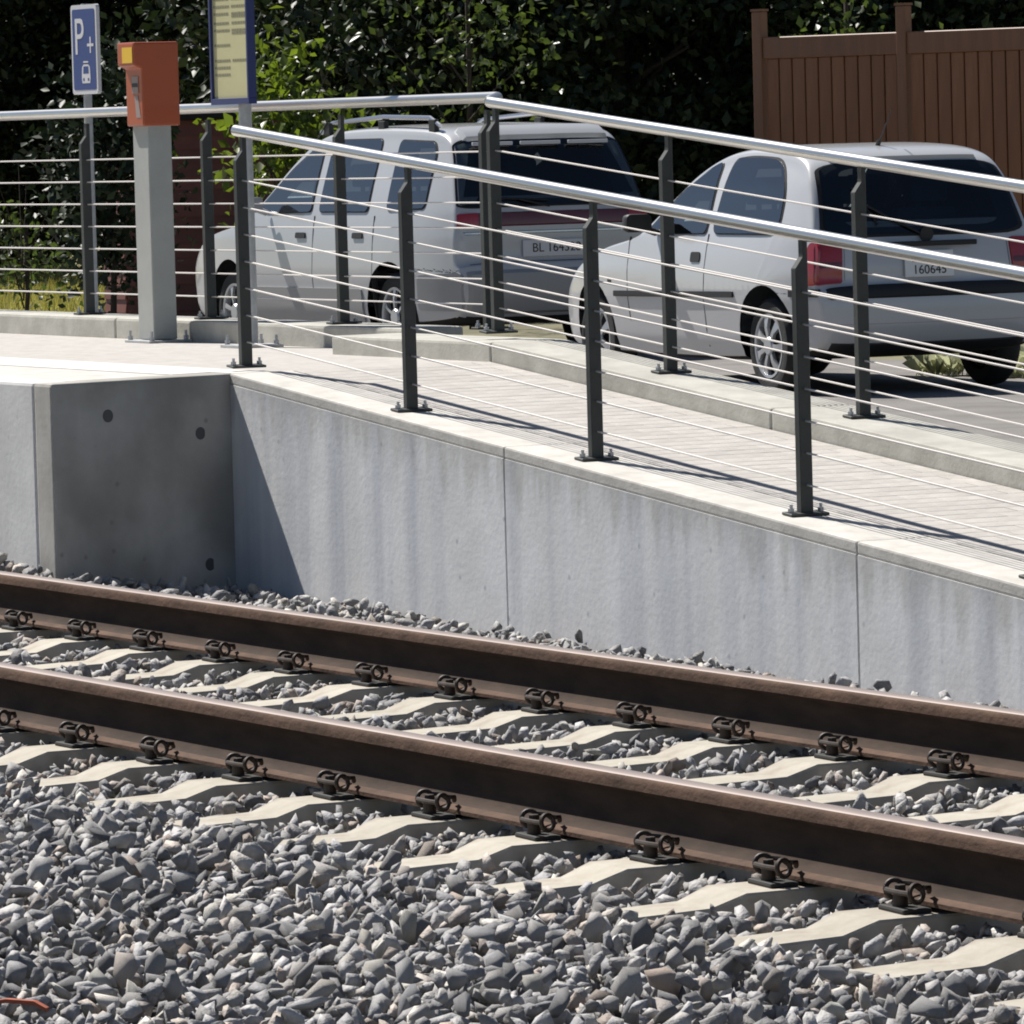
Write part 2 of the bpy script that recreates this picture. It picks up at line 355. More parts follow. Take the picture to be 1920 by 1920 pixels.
H = np.repeat(np.array([[bed_z(x, y)-.035 for y in gy] for x in gx[::20]]), 20, 0)[:HN]
placed = []
def drop(x, y, r, lift=.42):
    i, j = int((x-HX0)/HR), int((y-HY0)/HR); w = max(1, int(r*.8/HR))
    if i-w < 0 or j-w < 0 or i+w+1 >= HN or j+w+1 >= HM: return
    win = H[i-w:i+w+1, j-w:j+w+1]; h = np.partition(win.ravel(), int(win.size*.62))[int(win.size*.62)]
    z = h+r*lift
    seat = abs(abs(y-GAUGE/2)-GAUGE/2) < .22
    if abs(y-GAUGE/2) < 1.27 and z+r*.45 > ((-.200 if seat else -.222) if on_sleeper(x, y, .045+r) else -.190): return
    if (abs(y) < .075+r*.9 or abs(y-GAUGE) < .075+r*.9) and z+r*.9 > -.176: return
    dd = np.arange(-w, w+1)*HR/r; dome = z+r*.50*np.clip(1-(dd[:, None]**2+dd[None, :]**2)*.5, .3, 1)
    np.maximum(win, dome, out=win); placed.append((x, y, z, r))
cand_n = 170000
cx = RNG.uniform(-24.9, -9.6, cand_n); cyy = RNG.uniform(-3.3, 3.30, cand_n)
pq = px(np.stack([cx, cyy, np.full(cand_n, -.25)], 1))
vis = (pq[:, 0] > -650) & (pq[:, 0] < 2450) & (pq[:, 1] < 2400)
for x, y in zip(cx[vis], cyy[vis]):
    yc = abs(y-GAUGE/2)
    r = float(np.clip(RNG.normal(.0285, .0085), .012, .052))
    if on_sleeper(x, y, r*.62):
        if not (yc > 1.17 and RNG.random() < .2): continue
    if abs(y) < .08+r or abs(y-GAUGE) < .08+r: r = min(r, .024)
    tgt = bed_z(x, y)
    i, j = int((x-HX0)/HR), int((y-HY0)/HR)
    if H[min(i, HN-1), min(j, HM-1)] > tgt+.014: continue
    if y+r > W_FACE-.005: continue
    if x-r < X_CORNER-.286*max(0, y-Y_EDGE) and y+r > Y_EDGE: continue
    drop(x, y, r)
placed = np.array(placed)
def rot_rand(n):
    q = RNG.normal(size=(n, 4)); q /= np.linalg.norm(q, axis=1)[:, None]
    w, x, y, z = q.T
    return np.stack([np.stack([1-2*(y*y+z*z), 2*(x*y-z*w), 2*(x*z+y*w)], -1), np.stack([2*(x*y+z*w), 1-2*(x*x+z*z), 2*(y*z-x*w)], -1), np.stack([2*(x*z-y*w), 2*(y*z+x*w), 1-2*(x*x+y*y)], -1)], 1)
R3 = rot_rand(len(placed)); kind = RNG.integers(0, len(STONES), len(placed))
# the 300 that show largest, uncovered and wholly in frame, become single objects
pp = px(placed[:, :3]); hi = (placed[:, 2] > np.array([bed_z(x, y) for x, y in placed[:, :2]])-.004)
size = placed[:, 3]/pp[:, 2]*((pp[:, 0] > 15) & (pp[:, 0] < 1905) & (pp[:, 1] < 1905))*hi
single = np.zeros(len(placed), bool); single[np.argsort(-size)[:300]] = True
stone_me = []
for V, T in STONES: stone_me.append(mesh_np('ballast_stone', V, T, 'stone'))
for idx in np.nonzero(single)[0]:
    x, y, z, r = placed[idx]
    o = bpy.data.objects.new('ballast_stone', stone_me[kind[idx]]); COL.objects.link(o); o.parent = bed
    m = Matrix(R3[idx].tolist()).to_4x4(); o.matrix_basis = Matrix.Translation((x, y, z)) @ m @ Matrix.Scale(float(r), 4)
VV, TT, off = [], [], 0
for k, (V, T) in enumerate(STONES):
    ii = np.nonzero((kind == k) & ~single)[0]
    P = np.einsum('nij,vj->nvi', R3[ii], V)*placed[ii, 3][:, None, None]+placed[ii, None, :3]
    VV.append(P.reshape(-1, 3)); TT.append((T[None]+(off+np.arange(len(ii))*len(V))[:, None, None]).reshape(-1, 3)); off += P.shape[0]*P.shape[1]
so = link('ballast_stones', mesh_np('ballast_stones', np.concatenate(VV), np.concatenate(TT), 'stones'), bed); so['kind'] = 'stuff'
print('stones', len(placed))

# ------------------------------------------------------------------ rails
def rail_profile():
    # half profile of a flat-bottom rail, top at z=0, 172 mm high
    h = [(0.0, 0.0), (.022, -.0008), (.030, -.004), (.0345, -.011), (.036, -.020), (.0365, -.036), (.030, -.043), (.016, -.050), (.010, -.060), (.0083, -.085), (.0092, -.115),
         (.014, -.126), (.022, -.139), (.036, -.1525), (.054, -.159), (.057, -.162), (.057, -.172)]
    return h+[(-y, z) for y, z in reversed(h[1:])]
RP = rail_profile()
def make_rail(y, label):
    mb = MB(); xs = list(np.linspace(-60, 2, 32)); n = len(RP)
    V = [(x, y+p[0], p[1]) for x in xs for p in RP]; Fc = []; 
    for i in range(len(xs)-1):
        for k in range(n):
            Fc.append((i*n+k, i*n+(k+1) % n, (i+1)*n+(k+1) % n, (i+1)*n+k))
    mb.add(V, Fc); mb.add([(xs[0], y+p[0], p[1]) for p in RP], [tuple(range(n))]); mb.add([(xs[-1], y+p[0], p[1]) for p in RP], [tuple(range(n))])
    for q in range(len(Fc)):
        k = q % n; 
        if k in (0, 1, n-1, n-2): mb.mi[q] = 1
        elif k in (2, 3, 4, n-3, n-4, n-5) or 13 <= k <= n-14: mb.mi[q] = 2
    o = mb.build('rail', ['railshaded', 'railtop', 'raillit'], smooth=True); tag(o, label, 'rail'); return o
make_rail(0.0, 'rusty steel rail bordering the wide gravel shoulder, farther from the concrete wall')
make_rail(GAUGE, 'rusty steel rail closest to the concrete ramp wall')

# ------------------------------------------------------------------ sleepers with fastenings
def sleeper_proto():
    # heights along the half length d (distance from track centre): centre low, rail seat high, end low
    prof = [(-1.30, -.221), (-1.05, -.213), (-.965, -.184), (-.555, -.184), (-.465, -.213), (-.2, -.219)]
    prof = prof+[(-d, z) for d, z in reversed(prof)]
    mb = MB(); n = len(prof); V = []
    for d, z in prof:
        wt = .083+.013*(z > -.2); V += [(-.14, d, -.40), (-wt-.004, d, z-.006), (-wt, d, z), (wt, d, z), (wt+.004, d, z-.006), (.14, d, -.40)]
    Fc = []
    for i in range(n-1):
        for k in range(5): Fc.append((i*6+k, i*6+k+1, (i+1)*6+k+1, (i+1)*6+k))
    Fc += [tuple(range(6)), tuple((n-1)*6+k for k in range(6))]
    mb.add(V, Fc); body = mb.mesh('sleeper_body', 'sleeper')
    root = empty('sleeper'); link('sleeper_body', body, root)
    pl = MB().box(-.066, .066, -.026, .046, -.185, -.172).mesh('guide_plate', 'plastic', bevel=.006)
    cl = MB()
    for s in (-1, 1):
        cl.torus((s*.056, .012, -.140), (1, .3*s, .15), .0195, .0062, 16, 7)
        cl.tube([(s*.056, .030, -.128), (s*.042, .050, -.130), (s*.02, .060, -.142)], .0062, 7)
    cl.tube([(-.056, -.006, -.140), (-.03, -.020, -.138), (.03, -.020, -.138), (.056, -.006, -.140)], .0062, 7)
    cl = cl.mesh('spring_clip', 'clip', smooth=True)
    bt = MB().tube([(0, 0, -.174), (0, 0, -.142)], .017, 12).tube([(0, 0, -.142), (0, 0, -.124)], .0135, 6).mesh('bolt', 'clip', bevel=.002)
    for yr, sgn in ((-GAUGE/2, -1), (-GAUGE/2, 1), (GAUGE/2, -1), (GAUGE/2, 1)):
        p = link('fastening', pl, root, (0, yr+sgn*.101, 0), (0, 0, 0 if sgn < 0 else math.pi))
        link('spring_clip', cl, p); link('bolt', bt, p)
    return root
sl0 = sleeper_proto()
for k in range(-13, 16):
    o = sl0 if k == -13 else copy_tree(sl0)
    o.location = (X0+k*SP, GAUGE/2, 0); o.rotation_euler = (0, 0, random.uniform(-.006, .006))
    for ch in o.children:
        if ch.name.startswith('fastening'): ch.rotation_euler.z += random.uniform(-.06, .06); ch.location.x = random.uniform(-.008, .008)
    tag(o, 'cream concrete sleeper with rusty spring clips under both rails', 'sleeper', 'sleepers of the railway track')

# ------------------------------------------------------------------ platform
platform = tag(empty('platform', (X_CORNER, Y_EDGE, 0)), 'raised concrete platform with white safety line and stained end wall', 'platform')
def pchild(mb, name, mats, **k):
    o = mb.build(name, mats, **k); o.parent = platform; o.matrix_parent_inverse = Matrix.Translation((-X_CORNER, -Y_EDGE, 0)); return o
joints = [-44.0, -40.0, -36.0, -32.0, -28.0, -23.236, X_CORNER]
for i in range(len(joints)-1):
    last = i == len(joints)-2
    mb = MB().box(joints[i]+.004, joints[i+1]-.004, Y_EDGE, 2.62, -.55, PLAT)
    if last:      # the end wall runs back at a slight skew to the ramp
        q4 = [(-23.232, Y_EDGE), (X_CORNER, Y_EDGE), (X_R0, W_FACE+.012), (-23.50, W_FACE+.012)]
        mb = MB().add([(a_, b_, z_) for z_ in (-.55, PLAT) for a_, b_ in q4], [(0, 3, 2, 1), (4, 5, 6, 7), (0, 1, 5, 4), (1, 2, 6, 5), (2, 3, 7, 6), (3, 0, 4, 7)])
    pchild(mb, 'wall_panel' if not last else 'end_wall', 'wallplat' if last else 'wallface', bevel=.014)
pchild(MB().box(-44, -23.25, 2.60, 2.7, -.55, PLAT-.21), 'backing', 'joint_dark')
def skew_slab(y0, y1, z1, name, m):
    def xe(y): return -23.232-.268*(y-Y_EDGE)/(W_FACE+.012-Y_EDGE)-.003 if y < W_FACE else X_R0-.002
    q4 = [(-44, y0), (xe(y0), y0), (xe(y1), y1), (-44, y1)]
    pchild(MB().add([(a_, b_, z_) for z_ in (PLAT-.2, z1) for a_, b_ in q4], [(0, 3, 2, 1), (4, 5, 6, 7), (0, 1, 5, 4), (1, 2, 6, 5), (2, 3, 7, 6), (3, 0, 4, 7)]), name, m)
skew_slab(2.622, 3.128, PLAT-.003, 'edge_slab', 'coping')
skew_slab(3.130, W_FACE-.001, PLAT+.001, 'safety_line', 'white')
pchild(MB().box(-44, X_R0-.002, W_FACE+.014, 3.50, PLAT-.2, PLAT+.0005), 'safety_line', 'white')
pchild(MB().box(-44, X_R0, 3.502, 4.86, PLAT-.2, PLAT-.002), 'paving', 'paverstuff')
for yy, zz_ in ((2.715, .462), (3.17, .368), (2.68, -.22), (3.20, -.165)):
    mb = MB(); xw_ = X_CORNER+(X_R0-X_CORNER)*(yy-Y_EDGE)/(W_FACE-Y_EDGE); mb.tube([(xw_-.02, yy-.006, zz_), (xw_+.003, yy+.001, zz_)], .026, 16); pchild(mb, 'tie_hole_plug', 'joint_dark')

# ------------------------------------------------------------------ ramp: retaining wall panels, coping, fill, pavers, kerbs
rw = tag(empty('retaining_wall', (X_R0, W_FACE, 0)), 'long sloping concrete retaining wall of three panels beside the track', 'wall')
def rchild(mb, name, mats, root, **k):
    o = mb.build(name, mats, **k); o.parent = root; o.matrix_parent_inverse = Matrix.Translation(root.location).inverted(); return o
pj = [X_R0+.004, -20.806, -18.168, -15.53, -12.9]
for i in range(4):
    xa, xb = pj[i]+(.007 if i else 0), pj[i+1]-.007
    n = 12; zs = 14; mb = MB(); V = []; bel = []
    ts = [0, .03, .07, .12, .18, .25, .33, .42, .52, .62, .72, .82, .92, 1]
    for a_ in range(n+1):
        x = xa+(xb-xa)*a_/n; top = ramp(x)-.045
        for t in ts: V.append((x, W_FACE, top+(-.6-top)*t)); bel.append((top+.6)*t)
    m_ = len(ts); Fc = [(a_*m_+b_, (a_+1)*m_+b_, (a_+1)*m_+b_+1, a_*m_+b_+1) for a_ in range(n) for b_ in range(m_-1)]
    nV = len(V); V2 = [(x, W_FACE+.18, z) for x, y, z in V]
    Fc2 = [tuple(q+nV for q in f) for f in Fc]
    side = [(a_*m_, (a_+1)*m_, (a_+1)*m_+nV, a_*m_+nV) for a_ in range(n)]+[(a_*m_+m_-1, (a_+1)*m_+m_-1, (a_+1)*m_+m_-1+nV, a_*m_+m_-1+nV) for a_ in range(n)]
    side += [(b_, b_+1, b_+1+nV, b_+nV) for b_ in range(m_-1)]+[(n*m_+b_, n*m_+b_+1, n*m_+b_+1+nV, n*m_+b_+nV) for b_ in range(m_-1)]
    mb.add(V+V2, Fc+Fc2+side)
    o = rchild(mb, 'wall_panel', 'wall', rw)
    at = o.data.attributes.new('below', 'FLOAT', 'POINT'); at.data.foreach_set('value', np.array(bel+bel, np.float32))
    def seg(xa, xb): return [xa]+[q for q in (X_R1,) if xa < q < xb]+[xb]
    ss = seg(pj[i]+(.002 if i else -.01), pj[i+1]-.002)
    for s_ in range(len(ss)-1):
        mb = MB().prism_x(ss[s_], ss[s_+1], W_FACE+.003, W_FACE+.285, ramp(ss[s_])-.045, ramp(ss[s_]), ramp(ss[s_+1]), zlo1=ramp(ss[s_+1])-.045)
        rchild(mb, 'coping_stone', 'coping', rw, bevel=.008)
mb = MB()
for i in (1, 2, 3): mb.box(pj[i]-.03, pj[i]+.03, W_FACE+.022, W_FACE+.17, -.6, ramp(pj[i])-.06)
rchild(mb, 'joint_filler', 'joint_dark', rw)

rp = tag(empty('ramp_paving', (X_R0, 3.62, 0)), kind='structure')
mb = MB().prism_x(X_R0, X_R1, W_FACE+.19, 4.508, -.04, PLAT-.058, -.03); mb.prism_x(X_R0, X_R1, W_FACE+.29, 4.506, -.03, PLAT-.008, -.008); mb.box(X_R1, -12.9, W_FACE+.19, 4.508, -.04, -.012)
rchild(mb, 'bedding', 'joint', rp)
pa = math.atan(SLOPE); pav = []
PL, PWd = .20, .10
row = 0; x = X_R0+.003
while x < -13.2:
    y = 3.617; first = PL*.5 if row % 2 else PL
    while y < 4.50:
        yl = min(first if y < 3.62 else PL, 4.504-y)
        if yl > .03: pav.append((x, y, PWd-.0018, yl-.0018))
        y += yl
    x += PWd; row += 1
cen = np.array([(x+w/2, y+l/2, ramp(x)) for x, y, w, l in pav]); q = px(cen)
full = np.array([abs(l-(PL-.0018)) < 1e-6 and cen[i][0] < X_R1-.1 for i, (x, y, w, l) in enumerate(pav)])
score = 1/q[:, 2]*((q[:, 0] > 5) & (q[:, 0] < 1915) & full)
sing = set(np.argsort(-score)[:300].tolist())
pm = MB().box(-PWd/2+.0009, PWd/2-.0009, -PL/2+.0009, PL/2-.0009, -.05, 0).mesh('paver', 'paver', bevel=.0015, segs=1)
rest = MB()
for i, (x, y, w, l) in enumerate(pav):
    dz = random.uniform(-.0003, .0003)
    if i in sing:
        o = link('paver', pm, rp); o.location = (x+w/2-X_R0, y+l/2-3.62, ramp(x+w/2)+dz); o.rotation_euler = (random.uniform(-.001, .001), -pa+random.uniform(-.001, .001), 0)
    else:
        za, zb = ramp(x)+dz, ramp(x+w)+dz
        rest.add([(x, y, za), (x+w, y, zb), (x+w, y+l, zb), (x, y+l, za), (x, y, za-.03), (x+w, y, zb-.03), (x+w, y+l, zb-.03), (x, y+l, za-.03)],
                 [(0, 1, 2, 3), (0, 4, 5, 1), (1, 5, 6, 2), (2, 6, 7, 3), (3, 7, 4, 0)])
o = rchild(rest, 'pavers', 'paverstuff', rp); o['kind'] = 'stuff'

kb = tag(empty('ramp_kerb', (-24.9, 4.51, 0)), 'low concrete kerb along the car park side of the ramp', 'kerb')
kj = [-24.88, -23.303, -20.90, -18.3, X_R1, -12.9]
for i in range(len(kj)-1):
    xa, xb = kj[i]+.003, kj[i+1]-.003
    mb = MB().prism_x(xa, xb, 4.51, 4.858, -.12, ramp(xa)+.08, ramp(xb)+.08); rchild(mb, 'kerb_stone', 'kerb', kb, bevel=.012)
kb2 = tag(empty('platform_kerb', (-24.9, 4.86, 0)), 'low concrete kerb along the back of the platform under the railing', 'kerb')
kj = [-44, -40.0, -36.0, -32.0, -28.15, -24.887]
for i in range(len(kj)-1):
    mb = MB().box(kj[i]+.004, kj[i+1]-.004, 4.862, 5.16, -.12, PLAT+.098); rchild(mb, 'kerb_stone', 'kerb', kb2, bevel=.014)

# ------------------------------------------------------------------ railings
def railing(label, xs, y, zf, xr0, xr1, hand_h=0.975, tail=None):
    root = tag(empty('railing', (xs[0], y, zf(xs[0]))), label, 'railing')
    # post: flat rectangular bar with a slanting cut at the track side, thin stem up to the handrail
    pm = MB(); ya, yb, hw = -.026, .022, .017
    prof = [(ya, .006), (yb, .006), (yb, .945), (.004, .945), (.004, .885), (ya, .845)]
    V = [(-hw, p[0], p[1]) for p in prof]+[(hw, p[0], p[1]) for p in prof]; n = len(prof)
    pm.add(V, [tuple(range(n))[::-1], tuple(range(n, 2*n))]+[(k, (k+1) % n, (k+1) % n+n, k+n) for k in range(n)])
    pme = pm.mesh('post', 'anthracite', bevel=.002, segs=1)
    plate = MB().box(-.035, .035, -.075, .075, 0.0, .010).mesh('base_plate', 'anthracite', bevel=.002, segs=1)
    bolt = MB().tube([(0, 0, .0), (0, 0, .016)], .012, 6).tube([(0, 0, .016), (0, 0, .030)], .006, 8).mesh('bolt', 'zinc')
    base = Vector(root.location)
    sl = (zf(xs[-1])-zf(xs[0]))/(xs[-1]-xs[0])
    for x in xs:
        p = link('post', pme, root, Vector((x, y, zf(x)))-base)
        b = link('base_plate', plate, p, (0, 0, .001), (0, -math.atan(sl), 0))
        for s in (-1, 1): link('bolt', bolt, b, (0, s*.058, .009))
    def at(x, h): return Vector((x, y, zf(xs[0])+sl*(x-xs[0])+h))-base
    hp = [at(xr0, hand_h-.012)+Vector((0, .012, 0)), at(xr1, hand_h-.012)+Vector((0, .012, 0))]
    if tail: hp += [Vector(q)-base for q in tail]
    hm = MB().tube(hp, .0235, 20).mesh('handrail', 'steel', smooth=True)
    link('handrail', hm, root)
    for k in range(7):
        h = .106+.110*k
        wm = MB().tube([at(xs[0]-.03, h), at(xs[-1]+.03, h)], .0036, 8).mesh('rod', 'wire', smooth=True); link('rod', wm, root)
    return root
fx = [-23.469+1.563*k for k in range(5)]
railing('dark post railing with steel handrail standing on the retaining wall coping', fx, 3.477, lambda x: PLAT+SLOPE*(x-X_R0), -23.53, fx[-1]+.12)
bx_ = [-23.609+1.545*k for k in range(5)]
railing('dark post railing with sloping steel handrail on the ramp kerb beside the cars', bx_, 4.70, lambda x: PLAT+SLOPE*(x-X_R0)+.08, -23.655, bx_[-1]+.1)
lx = [-24.30-1.5*k for k in range(7)][::-1]
railing('dark post railing with level steel handrail along the back of the platform', lx, 5.0, lambda x: PLAT+.099, lx[0]-.1, -24.22, hand_h=1.01, tail=[(-24.16, 4.995, 1.699), (-23.72, 4.745, 1.684), (-23.66, 4.712, 1.6775)])

# ------------------------------------------------------------------ ticket validator
tv = tag(empty('ticket_validator', (-27.35, 4.745, PLAT)), 'orange ticket validator box on a grey pillar in front of the platform railing', 'ticket machine')
MB().box(-.092, .092, -.060, .060, .012, 1.03).build('pillar', 'pillar', tv, bevel=.006)
bp = MB().box(-.15, .15, -.11, .11, -.002, .010).build('base_plate', 'zinc', tv, bevel=.003)
for sx in (-1, 1):
    for sy in (-1, 1): MB().tube([(sx*.128, sy*.088, .008), (sx*.128, sy*.088, .03)], .013, 6).tube([(sx*.128, sy*.088, .03), (sx*.128, sy*.088, .055)], .007, 8).build('bolt', 'zinc', bp)
V = [(-.10, .016), (.10, .016)]
hs = MB()
prof = [(-.085, 1.02), (.105, 1.02), (.105, 1.415), (-.125, 1.415), (-.125, 1.305), (-.085, 1.29)]
n = len(prof); hs.add([(-.10, a_, b_) for a_, b_ in prof]+[(.10, a_, b_) for a_, b_ in prof], [tuple(range(n))[::-1], tuple(range(n, 2*n))]+[(k, (k+1) % n, (k+1) % n+n, k+n) for k in range(n)])
hb = hs.build('housing', 'orange', tv, bevel=.010)
MB().box(-.035, .086, -.1275, -.1262, 1.318, 1.392).build('yellow_label', 'yellow', hb)
MB().box(-.02, .055, -.0885, -.0855, 1.175, 1.255).build('ticket_slot_plate', 'grime', hb, bevel=.001)
MB().box(-.015, .05, -.0905, -.0888, 1.205, 1.222).build('ticket_slot', 'black', hb)
MB().add([(.005, -.0866, 1.165), (.045, -.0866, 1.165), (.075, -.0866, 1.06), (.02, -.0866, 1.06)], [(0, 1, 2, 3)]).build('arrow_print', 'grime', hb)
MB().box(-.012, .012, .105, .115, 1.21, 1.235).build('lock', 'zinc', hb)

# ------------------------------------------------------------------ timetable board on a pole
tt = tag(empty('timetable_board', (-26.16, 4.70, PLAT)), 'yellow timetable in a navy frame on a grey pole beside the ticket validator', 'notice board')
MB().tube([(0, 0, .01), (0, 0, 2.45)], .030, 18).build('pole', 'zinc', tt, smooth=True)
bp = MB().box(-.11, .11, -.11, .11, -.002, .012).build('base_plate', 'zinc', tt, bevel=.003)
for sx in (-1, 1):
    for sy in (-1, 1): MB().tube([(sx*.085, sy*.085, .01), (sx*.085, sy*.085, .03)], .013, 6).tube([(sx*.085, sy*.085, .03), (sx*.085, sy*.085, .055)], .007, 8).build('bolt', 'zinc', bp)
BW, BB, BT = .215, 1.105, 2.45
fr = MB().box(-BW, BW, -.075, -.034, BB, BB+.028).box(-BW, BW, -.075, -.034, BT-.03, BT).box(-BW, -BW+.018, -.075, -.034, BB+.028, BT-.03).box(BW-.018, BW, -.075, -.034, BB+.028, BT-.03).build('frame', 'navy', tt, bevel=.003)
MB().box(-BW+.018, BW-.018, -.062, -.036, BB+.028, BT-.03).build('timetable', 'paper', tt)
pr = MB(); xl, xr, xm = -BW+.034, BW-.034, .01
def line(x0, x1, z, h): pr.add([(x0, -.0632, z), (x1, -.0632, z), (x1, -.0632, z+h), (x0, -.0632, z+h)], [(0, 1, 2, 3)])
z = BT-.10
rr = random.Random(3)
spec = [(1.58, 1, 1), (1.545, 1, 1), (1.512, 1, 1), (1.500, 0, 1), (1.47, 1, 1), (1.437, 1, 1), (1.424, 0, 1), (1.37, 1, 0), (1.30, 1, 1), (1.268, 1, 0), (1.236, 1, 0), (1.65, 1, 1), (1.715, 0, 1), (1.76, 1, 1), (1.80, 1, 1), (1.835, 1, 0), (1.88, 1, 1), (1.95, 1, 1), (2.0, 0, 1), (2.05, 1, 1), (2.10, 1, 1), (2.15, 1, 1), (2.25, 1, 1), (2.33, 1, 1)]
for zz2, a_, b_ in spec:
    for on, (xa, xb) in ((a_, (xl, xm-.015)), (b_, (xm+.008, xr))):
        if not on: continue
        x = xa
        while x < xb-.006:
            w = rr.uniform(.008, .032); w = min(w, xb-x); line(x, x+w, zz2, .0105); x += w+.0035
pr.build('print', 'ink', tt)['kind'] = 'stuff'

# ------------------------------------------------------------------ park-and-ride sign
sg = tag(empty('parking_sign', (-28.92, 5.075, PLAT+.09)), 'blue park and ride sign with white P, plus and train on a thin pole', 'sign')
MB().tube([(-.075, .03, -.09), (-.075, .03, 1.55)], .021, 14).build('pole', 'zinc', sg, smooth=True)
def dense(p, d=.09):
    out = []
    for i in range(len(p)):
        a_, b_ = Vector(p[i]), Vector(p[(i+1) % len(p)]); m = max(1, int((b_-a_).length/d))
        for k in range(m): q = a_.lerp(b_, k/m); out.append((q.x, q.y))
    return out
def rrect(w, h, r, n=6):
    out = []
    for cx_, cz_, a0 in ((w-r, h-r, 0), (-w+r, h-r, 90), (-w+r, -h+r, 180), (w-r, -h+r, 270)):
        for k in range(n+1):
            t = rad(a0+90*k/n); out.append((cx_+r*math.cos(t), cz_+r*math.sin(t)))
    return out
def plate(w, h, r, y0, y1, cz):
    p = rrect(w, h, r); n = len(p); mb = MB()
    mb.add([(a_, y0, cz+b_) for a_, b_ in p]+[(a_, y1, cz+b_) for a_, b_ in p], [tuple(range(n)), tuple(range(n, 2*n))[::-1]]+[(k, k+n, (k+1) % n+n, (k+1) % n) for k in range(n)]); return mb
SZ = 1.322
pl_ = plate(.164, .222, .02, -.012, .006, SZ).build('plate', 'signwhite', sg)
plate(.145, .200, .014, -.0135, -.0125, SZ).build('blue_field', 'blue', pl_)
def put_text(txt, size, mname, parent, loc, sxz=(1, 1)):
    o = link('lettering', text_mesh(txt, size, mname), parent, loc, (math.pi/2, 0, 0)); o.scale = (sxz[0], sxz[1], 1); return o
put_text('P', .26, 'signwhite', pl_, (-.058, -.0145, SZ+.055), (1.0, 1.0))
put_text('+', .17, 'signwhite', pl_, (.085, -.0145, SZ+.012), (1, 1))
tr = MB()
ol = [(-.05, -.05), (.05, -.05), (.056, -.02), (.05, .045), (.03, .06), (-.03, .06), (-.05, .045), (-.056, -.02)]
tr.add([(a_+.02, -.0146, SZ-.125+b_*.85) for a_, b_ in ol], [tuple(range(8))])
tr.box(-.012, .052, -.0150, -.0144, SZ-.066, SZ-.058)
tr.build('train_symbol', 'signwhite', pl_)
wd = MB(); wd.add([(a_+.02, -.0152, SZ-.108+b_) for a_, b_ in ((-.036, -.012), (.036, -.012), (.032, .024), (-.032, .024))], [(0, 1, 2, 3)])
for s in (-1, 1): wd.add([(.02+s*.03+a_, -.0152, SZ-.150+b_) for a_, b_ in ((-.009, -.006), (.009, -.006), (.009, .008), (-.009, .008))], [(0, 1, 2, 3)])
wd.build('train_window', 'blue', pl_)

